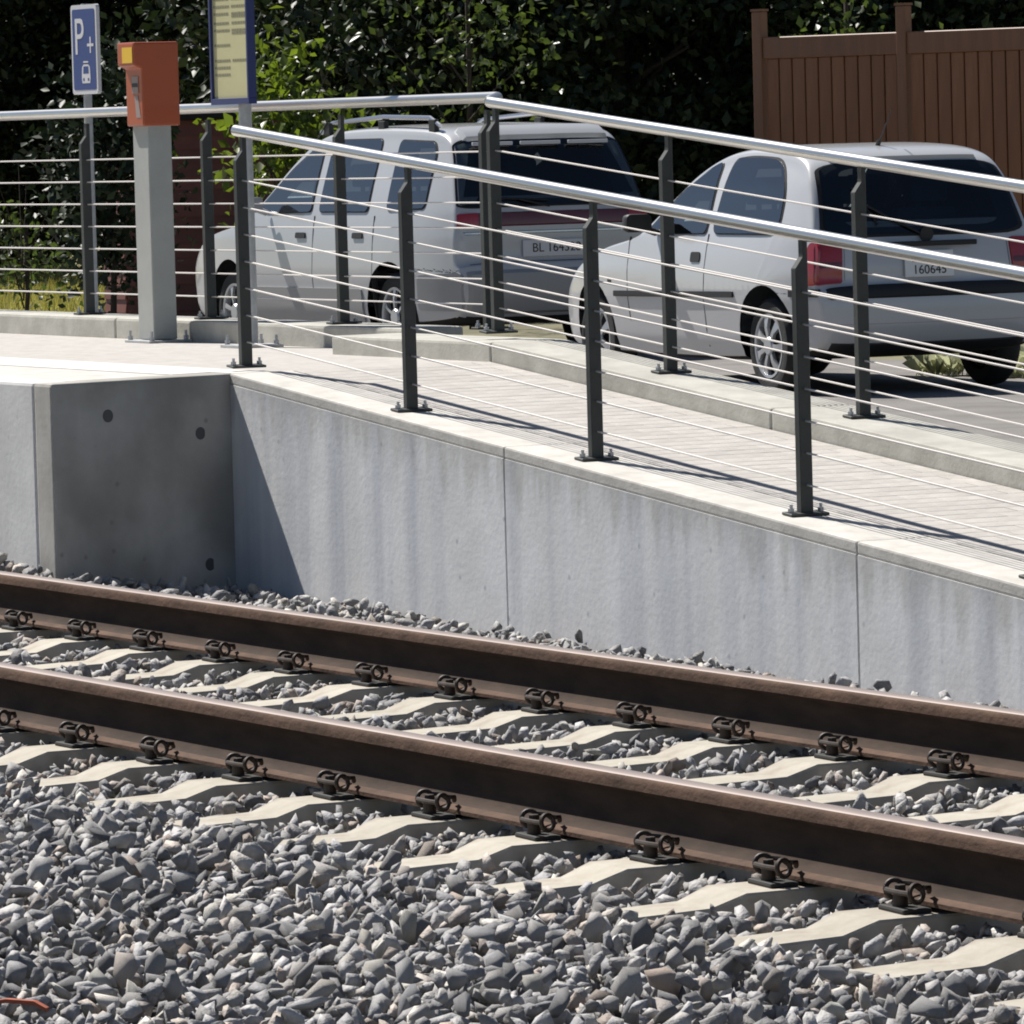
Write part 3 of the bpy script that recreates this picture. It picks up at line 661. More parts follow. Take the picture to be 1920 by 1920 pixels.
# ------------------------------------------------------------------ cars
def catmull(pts, per=6, closed=True):
    out = []; n = len(pts)
    for i in range(n):
        p0, p1, p2, p3 = [Vector(pts[(i+k-1) % n]) for k in range(4)]
        for j in range(per):
            t = j/per
            out.append(0.5*((2*p1)+(-p0+p2)*t+(2*p0-5*p1+4*p2-p3)*t*t+(-p0+3*p1-3*p2+p3)*t**3))
    return out
class Car:
    def __init__(s, prof, W, zs_fz, L2, xc, wb, rw_, spine, endround=.16, r=.07):
        s.o = catmull(prof, 6); s.n = len(s.o); s.W = W; s.wb = wb; s.rw = rw_
        s.zf = zs_fz; s.L2 = L2; s.xc = xc; s.er = endround; s.r = r; s.spine = spine
        area = sum(s.o[i].x*s.o[(i+1) % s.n].y-s.o[(i+1) % s.n].x*s.o[i].y for i in range(s.n))
        s.nrm = []
        for i in range(s.n):
            t = (s.o[(i+1) % s.n]-s.o[i-1]).normalized(); nn = Vector((t.y, -t.x)); s.nrm.append(nn if area > 0 else -nn)
    def hw(s, x, z):
        fz = float(np.interp(z, [a for a, b in s.zf], [b for a, b in s.zf])); u = abs(x-s.xc)/s.L2
        return s.W*fz*(1-s.er*min(1.2, u)**5)
    def surf(s, i, v, out=0.0):
        i0 = int(math.floor(i)) % s.n; i1 = (i0+1) % s.n; t = i-math.floor(i)
        p = s.o[i0].lerp(s.o[i1], t); n = s.nrm[i0].lerp(s.nrm[i1], t).normalized()
        k = 4.0; e = max(0.0, 1-abs(v)**k)**(1/k)
        pin = p-n*s.r; q = pin+n*(s.r*e)+n*out
        return Vector((q.x, v*(s.hw(pin.x, pin.y)+out*.6), q.y))
    def param_at(s, x, z):
        return min(range(s.n), key=lambda i: (s.o[i].x-x)**2+(s.o[i].y-z)**2)
    def side(s, x, z, out=0.0, sg=1): return Vector((x, sg*(s.hw(x, z)+out), z))
    def body(s, root, matname, sidewins, cabin):
        mb = MB(); vs = [-1, -.994, -.985, -.972, -.955, -.935, -.91, -.88, -.84, -.79, -.72, -.62, -.5, -.35, -.18, 0]; vs = vs+[-q for q in reversed(vs[:-1])]; m = len(vs)
        V = [s.surf(i, v) for i in range(s.n) for v in vs]
        Fc = [(i*m+k, i*m+k+1, ((i+1) % s.n)*m+k+1, ((i+1) % s.n)*m+k) for i in range(s.n) for k in range(m-1)]
        mb.add(V, Fc)
        rings = [0, .06, .14, .25, .38, .52, .68, .84, 1.0]
        for sg in (-1, 1):
            V = []; 
            for t in rings:
                for i in range(s.n):
                    pin = s.o[i]-s.nrm[i]*s.r; c = Vector((min(max(pin.x, s.spine[0]), s.spine[1]), s.spine[2])); q = pin.lerp(c, t)
                    V.append(s.side(q.x, q.y, 0, sg))
            n = s.n; Fc = [(a_*n+i, a_*n+(i+1) % n, (a_+1)*n+(i+1) % n, (a_+1)*n+i) for a_ in range(len(rings)-1) for i in range(n)]
            mb.add(V, Fc)
        me = mb.mesh('body', [matname, 'under', 'interior'])
        bm = bmesh.new(); bm.from_mesh(me); bmesh.ops.remove_doubles(bm, verts=bm.verts, dist=.0008)
        bmesh.ops.dissolve_degenerate(bm, edges=bm.edges, dist=.0005); bmesh.ops.recalc_face_normals(bm, faces=bm.faces)
        bm.to_mesh(me); bm.free()
        bo = bpy.data.objects.new('body_tmp', me); COL.objects.link(bo)
        cut = MB()
        for xw in (0, s.wb):
            for sg in (-1, 1):
                n = 40; R_ = s.rw+.055; ya, yb = sg*(s.W-.24), sg*(s.W+.3)
                arc = [(xw+R_*math.cos(2*math.pi*k/n), s.rw+.015+R_*math.sin(2*math.pi*k/n)) for k in range(n)]
                cut.add([(a_, ya, b_) for a_, b_ in arc]+[(a_, yb, b_) for a_, b_ in arc], [tuple(range(n)), tuple(range(n, 2*n))[::-1]]+[(k, k+n, (k+1) % n+n, (k+1) % n) for k in range(n)], 1)
        co = cut.build('cut_tmp', [matname, 'under', 'interior'])
        cuts = [co]
        for poly in sidewins:
            p_ = round_poly(poly, .05, 3); n = len(p_); cw = MB()
            cw.add([(q.x, -1.2, q.y) for q in p_]+[(q.x, 1.2, q.y) for q in p_], [tuple(range(n)), tuple(range(n, 2*n))[::-1]]+[(k, k+n, (k+1) % n+n, (k+1) % n) for k in range(n)], 2)
            cuts.append(cw.build('cut_tmp', [matname, 'under', 'interior']))
        xa, xb, prof_ = cabin; n = len(prof_); cw = MB()
        cw.add([(xa, y, z) for y, z in prof_]+[(xb, y, z) for y, z in prof_], [tuple(range(n)), tuple(range(n, 2*n))[::-1]]+[(k, k+n, (k+1) % n+n, (k+1) % n) for k in range(n)], 2)
        cuts.append(cw.build('cut_tmp', [matname, 'under', 'interior']))
        for c_ in cuts[1:]:
            m2 = bo.modifiers.new('w', 'BOOLEAN'); m2.operation = 'DIFFERENCE'; m2.object = c_; m2.solver = 'EXACT'; m2.use_self = True
        md = bo.modifiers.new('b', 'BOOLEAN'); md.operation = 'DIFFERENCE'; md.object = co; md.solver = 'EXACT'; md.use_self = True
        dg = bpy.context.evaluated_depsgraph_get(); me2 = bpy.data.meshes.new_from_object(bo.evaluated_get(dg)); me2.name = 'body'
        bpy.data.objects.remove(bo)
        for c_ in cuts: bpy.data.objects.remove(c_)
        for p in me2.polygons:
            p.use_smooth = True
            if p.normal.z < -.8 and p.center.z < .32: p.material_index = 1
        if hasattr(me2, 'set_sharp_from_angle'): me2.set_sharp_from_angle(angle=rad(35))
        return link('body', me2, root)
    def sidepanel(s, name, poly, matname, parent, out=.004, sg=1, rnd=0.03, smooth=True, thick=True, ring=None):
        p = round_poly(poly, rnd) if rnd else [Vector(q) for q in poly]
        c = sum(p, Vector((0, 0)))/len(p); mb = MB(); rings = [0, .3, .6, .85, 1] if ring is None else [0, ring]; V = []; n = len(p)
        if thick: V += [s.side(q.x, q.y, -.01, sg) for q in p]
        for t in rings: V += [s.side(q.x, q.y, out, sg) for q in [a_.lerp(c, t) for a_ in p]]
        R_ = len(rings)+(1 if thick else 0)
        mb.add(V, [(a_*n+i, a_*n+(i+1) % n, (a_+1)*n+(i+1) % n, (a_+1)*n+i) for a_ in range(R_-1) for i in range(n)])
        return mb.build(name, matname, parent, smooth=smooth)
    def patch(s, name, i0, i1, v0, v1, matname, parent, out=.004, rnd=.3, ring=None, smooth=True):
        """a patch on the wrapped centre strip (ends, bonnet, roof): outline parameter i0..i1, lateral v0..v1, rounded corners"""
        poly = dense(rrect(1, 1, rnd, 5)); mb = MB(); n = len(poly); V = []
        def pt(a_, b_, o_): return s.surf(i0+(i1-i0)*(b_+1)/2, v0+(v1-v0)*(a_+1)/2, o_)
        V += [pt(a_, b_, -.012) for a_, b_ in poly]
        rings = [1, .8, .6, .4, .2, 0.001] if ring is None else [1, ring]
        # densify outline
        for t in rings: V += [pt(a_*t, b_*t, out) for a_, b_ in poly]
        mb.add(V, [(a_*n+i, a_*n+(i+1) % n, (a_+1)*n+(i+1) % n, (a_+1)*n+i) for a_ in range(len(rings)) for i in range(n)])
        return mb.build(name, matname, parent, smooth=smooth)
    def gridpatch(s, name, i0, i1, v0, v1, matname, parent, out=.004, ni=6, nv=24):
        mb = MB(); V = []
        for a_ in range(ni+1):
            for b_ in range(nv+1):
                e = out if 0 < a_ < ni and 0 < b_ < nv else -.01
                V.append(s.surf(i0+(i1-i0)*a_/ni, v0+(v1-v0)*b_/nv, e))
        mb.add(V, [(a_*(nv+1)+b_, a_*(nv+1)+b_+1, (a_+1)*(nv+1)+b_+1, (a_+1)*(nv+1)+b_) for a_ in range(ni) for b_ in range(nv)])
        return mb.build(name, matname, parent, smooth=True)
def round_poly(poly, r, n=5):
    out = []; m = len(poly)
    for i in range(m):
        p, a_, b_ = Vector(poly[i]), Vector(poly[i-1]), Vector(poly[(i+1) % m])
        da, db = (a_-p), (b_-p); rr_ = min(r, da.length*.45, db.length*.45); A, B = p+da.normalized()*rr_, p+db.normalized()*rr_
        for k in range(n+1):
            t = k/n; out.append(A*(1-t)**2+p*2*t*(1-t)+B*t*t)
        # extra points along the edge for curvature
        C = b_+(p-b_).normalized()*min(r, db.length*.45)
        for k in range(1, 5): out.append(B.lerp(C, k/5))
    return out
def wheel_mesh(R, w, style):
    t = MB(); n = 36
    prof = [(-w/2+.01, R*.66), (-w/2, R*.72), (-w/2+.004, R*.90), (-w/2+.03, R*.985), (-w*.15, R), (w*.15, R), (w/2-.03, R*.985), (w/2-.004, R*.90), (w/2, R*.72), (w/2-.01, R*.66)]
    m = len(prof); V = [(q*math.cos(2*math.pi*k/n), y, q*math.sin(2*math.pi*k/n)) for k in range(n) for y, q in prof]
    t.add(V, [(k*m+j, ((k+1) % n)*m+j, ((k+1) % n)*m+j+1, k*m+j+1) for k in range(n) for j in range(m-1)])
    tm = t.mesh('tyre', 'tyre', smooth=True)
    rm = MB(); y0 = w/2
    rim = [(y0-.012, R*.67), (y0-.002, R*.665), (y0-.004, R*.61), (y0-.03, R*.585), (-w/2+.02, R*.6)]
    m = len(rim); V = [(q*math.cos(2*math.pi*k/n), y, q*math.sin(2*math.pi*k/n)) for k in range(n) for y, q in rim]
    rm.add(V, [(k*m+j, ((k+1) % n)*m+j, ((k+1) % n)*m+j+1, k*m+j+1) for k in range(n) for j in range(m-1)])
    ns = 7 if style == 'cap' else 6
    for k in range(ns):
        a0 = 2*math.pi*k/ns; wd_ = .36 if style == 'cap' else .22
        pts = []
        for q, ww, yy in ((R*.12, 1.0, y0-.004), (R*.38, .62, y0+.004), (R*.62, .75, y0-.008)):
            for sgn in (-1, 1):
                a_ = a0+sgn*wd_*ww*(.62 if q > R*.3 else 1.1); pts.append((q*math.cos(a_), yy, q*math.sin(a_)))
        back = [(x, y-.02, z) for x, y, z in pts]
        rm.add(pts+back, [(0, 1, 3, 2), (2, 3, 5, 4), (0, 2, 8, 6), (2, 4, 10, 8), (1, 7, 9, 3), (3, 9, 11, 5)])
    n2 = 20; rm.add([(R*.17*math.cos(2*math.pi*k/n2), y0+.004, R*.17*math.sin(2*math.pi*k/n2)) for k in range(n2)]+[(R*.20*math.cos(2*math.pi*k/n2), y0-.01, R*.20*math.sin(2*math.pi*k/n2)) for k in range(n2)],
                    [tuple(range(n2))]+[(k, (k+1) % n2, (k+1) % n2+n2, k+n2) for k in range(n2)])
    rmm = rm.mesh('rim', 'rim', smooth=True)
    br = MB(); br.add([(R*.6*math.cos(2*math.pi*k/24), y0-.05, R*.6*math.sin(2*math.pi*k/24)) for k in range(24)], [tuple(range(24))]); brm = br.mesh('brake_disc', 'under')
    return tm, rmm, brm
def add_wheels(root, wb, track, R, w, style):
    tm, rmm, brm = wheel_mesh(R, w, style)
    for xw in (0, wb):
        for sg in (-1, 1):
            wl = link('wheel', tm, root, (xw, sg*track/2, R), (0, 0, 0 if sg > 0 else math.pi)); wl.rotation_euler[1] = random.uniform(0, 1)
            link('rim', rmm, wl); link('brake_disc', brm, wl)
def mirror_part(root, loc, sg, mt='black', cap=None):
    m = MB(); x, y, z = loc
    ol = rrect(.085, .055, .03, 4); n = len(ol); V = []
    for dx, sc_ in ((-.02, .96), (0, 1.0), (.05, .92), (.085, .55)):
        V += [(x+dx, y+a_*sc_*1.0, z+b_*sc_) for a_, b_ in ol]
    m.add(V, [tuple(range(n))]+[(k*n+i, k*n+(i+1) % n, (k+1)*n+(i+1) % n, (k+1)*n+i) for k in range(3) for i in range(n)]+[tuple(3*n+i for i in range(n))[::-1]])
    m.tube([(x+.03, y-sg*.05, z-.03), (x+.03, y-sg*.13, z-.06)], .022, 8)
    o = m.build('door_mirror', mt, root, smooth=True); return o

# ---- small white hatchback
hz = [(.16, .90), (.30, .965), (.55, 1.0), (.70, .995), (.90, .955), (1.0, .915), (1.2, .835), (1.36, .745), (1.45, .70)]
PR = [(-.42, .22), (-.55, .27), (-.615, .38), (-.625, .50), (-.61, .60), (-.572, .645), (-.565, .75), (-.535, .90), (-.46, 1.08), (-.355, 1.25), (-.23, 1.355), (-.02, 1.405), (.3, 1.425), (.55, 1.425), (.82, 1.395),
      (1.08, 1.315), (1.36, 1.17), (1.66, .995), (1.86, .92), (2.32, .85), (2.72, .74), (2.96, .61), (3.07, .50), (3.09, .38), (3.02, .25), (2.8, .19), (2.0, .175), (1.2, .17), (.5, .175), (0, .19)]
c = Car(PR, .80, hz, 1.86, 1.22, 2.44, .28, (.1, 2.4, .60))
CA = 3.5
hatch = tag(empty('hatchback_car', (0, 0, 0)), 'small white three-door hatchback with red tail lamps parked nearest the ramp', 'car')
dwin = [(.80, .925), (.84, 1.345), (.98, 1.305), (1.25, 1.17), (1.60, .96), (1.54, .92)]
qwin = [(-.13, .925), (-.10, 1.17), (.04, 1.335), (.28, 1.36), (.69, 1.36), (.715, .925)]
def grow(poly, d):
    cc = Vector((sum(p[0] for p in poly)/len(poly), sum(p[1] for p in poly)/len(poly))); return [tuple(Vector(p)+(Vector(p)-cc).normalized()*d) for p in poly]
def shrink(poly, f):
    cc = Vector((sum(p[0] for p in poly)/len(poly), sum(p[1] for p in poly)/len(poly))); return [tuple(cc+(Vector(p)-cc)*f) for p in poly]
c.body(hatch, 'paint', [shrink(dwin, .95), shrink(qwin, .95)], (-.9, 2.0, [(-.56, .985), (.56, .985), (.55, 1.1), (.47, 1.29), (-.47, 1.29), (-.55, 1.1)]))
def seats(root, spots, zt):
    for x, y in spots:
        st = MB().add([(x, y-.22, .6), (x, y+.22, .6), (x+.14, y+.22, .6), (x+.14, y-.22, .6), (x-.10, y-.19, zt), (x-.10, y+.19, zt), (x+.0, y+.19, zt), (x+.0, y-.19, zt)],
             [(0, 1, 2, 3), (4, 7, 6, 5), (0, 4, 5, 1), (1, 5, 6, 2), (2, 6, 7, 3), (3, 7, 4, 0)]).build('seat', 'seat', root, bevel=.03)
        MB().box(x-.135, x-.045, y-.12, y+.12, zt+.03, zt+.19).tube([(x-.08, y-.05, zt-.02), (x-.08, y-.05, zt+.06)], .008, 6).tube([(x-.08, y+.05, zt-.02), (x-.08, y+.05, zt+.06)], .008, 6).build('headrest', 'seat', st, bevel=.018)
seats(hatch, [(.95, .33), (.95, -.33), (.12, .30), (.12, -.30)], 1.05)
for sg in (1, -1):
    for nm, pw in (('front_side_window', dwin), ('rear_side_window', qwin)):
        wo_ = c.sidepanel(nm, pw, 'glass', hatch, .0075, sg, rnd=.09 if nm[0] == 'r' else .05)
        c.sidepanel('window_seal', grow(pw, .018), 'seal', wo_, .0035, sg, rnd=.10 if nm[0] == 'r' else .06, ring=.16)
    c.sidepanel('door_gap', [(.78, .26), (.76, .92), (.766, .92), (.786, .26)], 'seal', hatch, .002, sg, rnd=0)
    c.sidepanel('door_gap', [(1.86, .40), (1.88, .90), (1.887, .90), (1.867, .40)], 'seal', hatch, .002, sg, rnd=0)
    c.sidepanel('side_moulding', [(.36, .555), (.36, .59), (2.06, .575), (2.06, .54)], 'seal', hatch, .012, sg, rnd=.01)
    h = c.sidepanel('door_handle', [(.84, .755), (.84, .815), (.97, .815), (.97, .755)], 'seal', hatch, .006, sg, rnd=.02)
    c.sidepanel('tail_lamp_side', [(-.56, .63), (-.55, .86), (-.47, .88), (-.435, .80), (-.43, .63)], 'redlamp', hatch, .006, sg, rnd=.04)
    c.sidepanel('bumper_strip_side', [(-.57, .565), (-.57, .61), (-.30, .61), (-.30, .565)], 'seal', hatch, .009, sg, rnd=.006)
    c.sidepanel('indicator', [(2.12, .625), (2.12, .65), (2.17, .65), (2.17, .625)], 'seal', hatch, .004, sg, rnd=.006)
    mirror_part(hatch, (1.46, sg*.90, .985), sg)
if True:
    i_b, i_t = c.param_at(-.53, .91), c.param_at(-.30, 1.31)
    rwn = c.patch('rear_window', i_b+.3, i_t+.1, -.90, .90, 'glassrear', hatch, .008, rnd=.26)
    c.patch('window_seal', i_b-.2, i_t+.5, -.94, .94, 'seal', rwn, .004, rnd=.26, ring=.76)
    wf_b, wf_t = c.param_at(1.70, .975), c.param_at(1.03, 1.335)
    ww = c.patch('windscreen', wf_t, wf_b, -.86, .86, 'glass', hatch, .006, rnd=.15)
    il, ih = c.param_at(-.575, .63), c.param_at(-.535, .88)
    for sg in (1, -1): 
        tl = c.patch('tail_lamp', il+.6, ih, sg*.76, sg*.992, 'redlamp', hatch, .010, rnd=.25)
        c.patch('reflector_band', il+(ih-il)*.50, il+(ih-il)*.62, sg*.77, sg*.985, 'reddark', tl, .012, rnd=.2)
    for sg in (1, -1):
        c.gridpatch('tailgate_gap', il+.4, c.param_at(-.53, .90), sg*.735, sg*.747, 'seal', hatch, .003, ni=6, nv=2)
    iv0, iv1 = c.param_at(-.50, .235), c.param_at(-.58, .31)
    c.gridpatch('rear_valance', iv0, iv1, -.95, .95, 'seal', hatch, .006)
    im0 = c.param_at(-.617, .40); c.gridpatch('bumper_crease', im0, im0+.35, -.96, .96, 'seal', hatch, .002, ni=2)
    ib0, ib1 = c.param_at(-.62, .53), c.param_at(-.59, .63)
    c.gridpatch('bumper_strip', ib0, ib1, -.985, .985, 'seal', hatch, .010)
    pm_ = c.surf(c.param_at(-.565, .73), 0, .012)
    pk = MB().box(-.006, .006, -.155, .155, -.075, .075).build('number_plate', 'platewhite', hatch, bevel=.004); pk.location = (pm_.x-.004, 0, .735); pk.rotation_euler = (0, .06, 0)
    def plate_text(t, size, y, z): 
        o = link('lettering', text_mesh(t, size, 'black'), pk, (-.0075, y, z), (math.pi/2, 0, -math.pi/2)); return o
    plate_text('SO', .072, -.01, .032); plate_text('160645', .072, 0, -.036)
    for y, mt_ in ((.09, 'redlamp'), (-.09, 'redlamp')):
        MB().box(-.0075, -.0062, y-.02, y+.02, .012, .055).build('coat_of_arms', mt_, pk)
    MB().box(-.02, .01, -.30, .30, 0, .03).build('plate_light_bar', 'seal', hatch, bevel=.006).location = (pm_.x-.005, 0, .835)
    e = c.surf(c.param_at(-.53, .885), 0, .01)
    MB().tube([(e.x-.005, 0, e.z), (e.x-.02, 0, e.z)], .042, 16).build('badge', 'black', hatch, smooth=True)
    w0, w1 = c.surf(i_b-.3, .1, .02), c.surf(i_t-2.4, .52, .022)
    wp = MB(); wp.tube([c.surf(i_b-.3, .02, .02), c.surf(i_b+3, .30, .022), c.surf(i_b+5.5, .5, .022)], .007, 6).tube([c.surf(i_b+2.0, .42, .018), c.surf(i_b+9, .62, .018)], .006, 6); wp.build('rear_wiper', 'seal', hatch)
    MB().tube([(.05, 0, 1.40), (-.15, 0, 1.62)], .006, 6, r2=.003).tube([(.06, 0, 1.395), (.02, 0, 1.44)], .014, 8).build('aerial', 'seal', hatch)
    hl = c.param_at(2.96, .61)
    for sg in (1, -1): c.patch('headlamp', hl-3, hl+3, sg*.55, sg*.96, 'chrome', hatch, .006, rnd=.4)
    c.gridpatch('spoiler_lip', c.param_at(-.30, 1.31)+.8, c.param_at(-.23, 1.355)+1.5, -.80, .80, 'paint', hatch, .022)
add_wheels(hatch, 2.44, 1.34, .28, .165, 'cap')

# ---- white people carrier
hz2 = [(.16, .92), (.35, .975), (.6, 1.0), (.85, .985), (1.02, .955), (1.2, .895), (1.45, .80), (1.6, .74), (1.7, .70)]
PR2 = [(-.70, .27), (-.86, .31), (-.93, .42), (-.945, .56), (-.92, .66), (-.885, .70), (-.88, .86), (-.87, 1.0), (-.82, 1.14), (-.72, 1.36), (-.60, 1.52), (-.38, 1.585), (.1, 1.61), (.7, 1.615), (1.2, 1.595),
       (1.5, 1.53), (1.78, 1.385), (2.08, 1.18), (2.36, 1.015), (2.62, .955), (3.15, .875), (3.42, .76), (3.55, .61), (3.575, .45), (3.51, .30), (3.25, .225), (2.2, .21), (1.3, .21), (.4, .22), (-.2, .24)]
c2 = Car(PR2, .845, hz2, 2.26, 1.32, 2.69, .31, (.1, 2.75, .66))
van = tag(empty('people_carrier', (0, 0, 0)), 'white people carrier with roof rails and dark rear window parked ahead of the hatchback', 'car')
W1 = [(1.28, 1.03), (1.30, 1.50), (1.45, 1.475), (1.74, 1.325), (2.16, 1.06), (2.06, 1.02)]
W2 = [(.36, 1.03), (.38, 1.52), (1.17, 1.52), (1.15, 1.03)]
W3 = [(-.46, 1.05), (-.46, 1.42), (-.40, 1.49), (.10, 1.51), (.07, 1.04)]
c2.body(van, 'paintsilver', [shrink(W1, .95), shrink(W2, .95), shrink(W3, .95)], (-1.2, 2.6, [(-.64, 1.12), (.64, 1.12), (.52, 1.45), (-.52, 1.45)]))
seats(van, [(1.35, .36), (1.35, -.36), (.45, .36), (.45, -.36)], 1.16)
for sg in (1, -1):
    for nm, pw in (('front_side_window', W1), ('rear_door_window', W2), ('rear_quarter_window', W3)):
        wo_ = c2.sidepanel(nm, pw, 'glass', van, .0075, sg, rnd=.05)
        c2.sidepanel('window_seal', grow(pw, .014), 'seal', wo_, .0035, sg, rnd=.06, ring=.13)
    for xg in (.24, 1.215):
        c2.sidepanel('door_gap', [(xg, .30), (xg, 1.0), (xg+.007, 1.0), (xg+.007, .30)], 'seal', van, .002, sg, rnd=0)
    c2.sidepanel('door_gap', [(2.18, .45), (2.26, .98), (2.267, .98), (2.187, .45)], 'seal', van, .002, sg, rnd=0)
    c2.sidepanel('lower_side_panel', [(.42, .26), (.42, .50), (2.27, .50), (2.27, .26)], 'paintgrey', van, .012, sg, rnd=.02)  # flat grey panel low on each side
    for xh in (.40, 1.34): c2.sidepanel('door_handle', [(xh, .845), (xh, .885), (xh+.16, .885), (xh+.16, .845)], 'seal', van, .008, sg, rnd=.015)
    c2.sidepanel('bumper_side', [(-.90, .36), (-.92, .62), (-.42, .60), (-.40, .36)], 'paintgrey', van, .012, sg, rnd=.05)
    mirror_part(van, (1.96, sg*.96, 1.08), sg, 'paintsilver')
    rb = MB(); ptsr = [(2*0+1.55, sg*.585, 1.575), (1.35, sg*.59, 1.64), (.5, sg*.60, 1.672), (-.25, sg*.60, 1.655), (-.40, sg*.60, 1.60)]
    rb.tube(ptsr, .016, 8); ro = rb.build('roof_rail', 'chrome', van, smooth=True)
    for xf in (1.40, .5, -.30): MB().box(xf-.05, xf+.05, sg*.60-.018, sg*.60+.018, 1.555, 1.645).build('rail_foot', 'black', ro, bevel=.008)
    MB().tube([(1.70, sg*.50, 1.42), (1.5, sg*.50, 1.53)], .006, 6).build('gutter_trim', 'seal', van)
ib, it = c2.param_at(-.86, 1.05), c2.param_at(-.63, 1.50)
rwn = c2.patch('rear_window', ib+.5, it, -.955, .955, 'glassrear', van, .009, rnd=.2)
c2.patch('window_seal', ib, it+.5, -.985, .985, 'seal', rwn, .005, rnd=.2, ring=.70)
c2.patch('windscreen', c2.param_at(1.56, 1.50), c2.param_at(2.34, 1.03), -.88, .88, 'glass', van, .006, rnd=.15)
i1_, i2_ = c2.param_at(-.875, .90), c2.param_at(-.868, 1.03)
lb = c2.gridpatch('lamp_band', i1_, i2_, -.99, .99, 'reddark', van, .010)
for sg in (1, -1): c2.patch('tail_lamp', i1_+.5, i2_-.5, sg*.78, sg*.985, 'redlamp', lb, .013, rnd=.2)
i3_ = c2.param_at(-.88, .86)
c2.gridpatch('trim_strip', i3_, i3_+1.2, -.97, .97, 'chrome', van, .012, ni=3)
c2.gridpatch('bumper', c2.param_at(-.86, .31), c2.param_at(-.925, .645), -.97, .97, 'paintgrey', van, .02)
ig = c2.param_at(-.90, .675); c2.gridpatch('tailgate_gap', ig, ig+.5, -.95, .95, 'seal', van, .004, ni=2)
pt = c2.surf(c2.param_at(-.885, .74), 0, .012)
pk2 = MB().box(-.006, .006, -.25, .25, -.055, .055).build('number_plate', 'signwhite', van, bevel=.004); pk2.location = (pt.x-.004, 0, .765)
link('lettering', text_mesh('BL 164328', .085, 'black'), pk2, (-.0075, 0, 0), (math.pi/2, 0, -math.pi/2))
sp = c2.gridpatch('roof_spoiler', c2.param_at(-.63, 1.50)-.8, c2.param_at(-.5, 1.56)+1, -.88, .88, 'paintsilver', van, .035)
bl = c2.surf(c2.param_at(-.66, 1.46), 0, .02)
for y in (-.36, 0, .36): MB().box(-.01, .01, y-.15, y+.15, -.012, .012).build('brake_light_bar', 'signwhite', sp, bevel=.004).location = (bl.x-.012, 0, bl.z+.01)
MB().tube([(1.85, .62, 1.33), (1.15, .62, 1.80)], .006, 6, r2=.003).tube([(1.86, .62, 1.32), (1.80, .62, 1.365)], .012, 8).build('aerial', 'seal', van)
wp = MB(); wp.tube([c2.surf(ib-.3, .05, .025), c2.surf(ib+2, .35, .025)], .008, 6).tube([c2.surf(ib+1.6, .05, .02), c2.surf(ib+2.6, .62, .02)], .007, 6); wp.build('rear_wiper', 'seal', van)
add_wheels(van, 2.69, 1.40, .31, .185, 'alloy')
def place_car(root, hub, ang, track):
    a_ = rad(ang); fwd = Vector((-math.cos(a_), math.sin(a_), 0)); left = Vector((-fwd.y, fwd.x, 0))
    hub = Vector((hub[0], hub[1], 0.002)); o_ = hub-left*(track/2+.08); root.location = o_; root.rotation_euler = (0, 0, math.atan2(fwd.y, fwd.x))
place_car(hatch, (-31.62, 10.34), CA, 1.39)
place_car(van, (-38.55, 11.25), 0, 1.46)

# ------------------------------------------------------------------ brown board fence
A0 = Vector((-39.57, 14.705, 0)); A1 = Vector((-37.34, 15.60, 0)); dv = (A1-A0).normalized()
fn = tag(empty('board_fence', A0, math.atan2(dv.y, dv.x)), 'tall brown board fence with capped posts behind the white hatchback', 'fence')
PWID = (A1-A0).length*.5*1.09
pmesh = MB().box(-.042, .042, -.042, .042, 0, 2.36).mesh('post', 'woodpost', bevel=.006, segs=1)
capm = MB().box(-.047, .047, -.047, .047, 2.361, 2.378).mesh('post_cap', 'woodpost')
NB = 10; bw = (PWID-.11)/NB
bme = MB().box(-bw/2+.006, bw/2-.006, -.012, .012, .06, 2.02).mesh('board', 'wood', bevel=.005, segs=1)
bme2 = MB().box(-bw*.22, bw*.22, .014, .030, .06, 2.02).mesh('board', 'wood', bevel=.004, segs=1)
trm = MB().box(.043, PWID-.043, -.028, .028, 2.02, 2.175).mesh('top_rail', 'woodpost', bevel=.006, segs=1)
lrm = MB().box(.043, PWID-.043, -.024, .024, .02, .06).mesh('bottom_rail', 'woodpost')
for k in range(-0, 5):
    p = link('post', pmesh, fn, (k*PWID, 0, 0)); link('post_cap', capm, p)
    if k == 4: break
    link('top_rail', trm, fn, (k*PWID, 0, 0)); link('bottom_rail', lrm, fn, (k*PWID, 0, 0))
    for b_ in range(NB):
        link('board', bme, fn, (k*PWID+.055+bw*(b_+.5), 0, 0))
        if b_ < NB-1: link('board', bme2, fn, (k*PWID+.055+bw*(b_+1), 0, 0))

# ------------------------------------------------------------------ red-brown shed behind the platform
sh = tag(empty('garden_shed', (-48.15, 13.35, 0)), 'dark red-brown shed clad in horizontal boards behind the orange ticket validator', 'shed')
SX, SY = .45, 1.9
def lap(x0, x1, y0, y1, nx_, ny_):      # one lap board: thicker at its lower edge, leaning outwards
    a_, b_ = (x0+nx_*.022, y0+ny_*.022), (x1+nx_*.022, y1+ny_*.022); c_, d_ = (x0+nx_*.006, y0+ny_*.006), (x1+nx_*.006, y1+ny_*.006)
    V = [(x0, y0, 0), (x1, y1, 0), (*b_, 0), (*a_, 0), (x0, y0, .125), (x1, y1, .125), (*d_, .125), (*c_, .125)]
    return MB().add(V, [(0, 1, 2, 3), (4, 7, 6, 5), (3, 2, 6, 7), (0, 4, 5, 1), (1, 5, 6, 2), (0, 3, 7, 4)]).mesh('board', 'shed')
b1, b2 = lap(-SX, -.002, -.001, -.001, 0, -1), lap(.001, .001, 0, SY, 1, 0)
for k in range(15):
    link('board', b1, sh, (0, 0, .02+.112*k)); link('board', b2, sh, (0, 0, .02+.112*k))
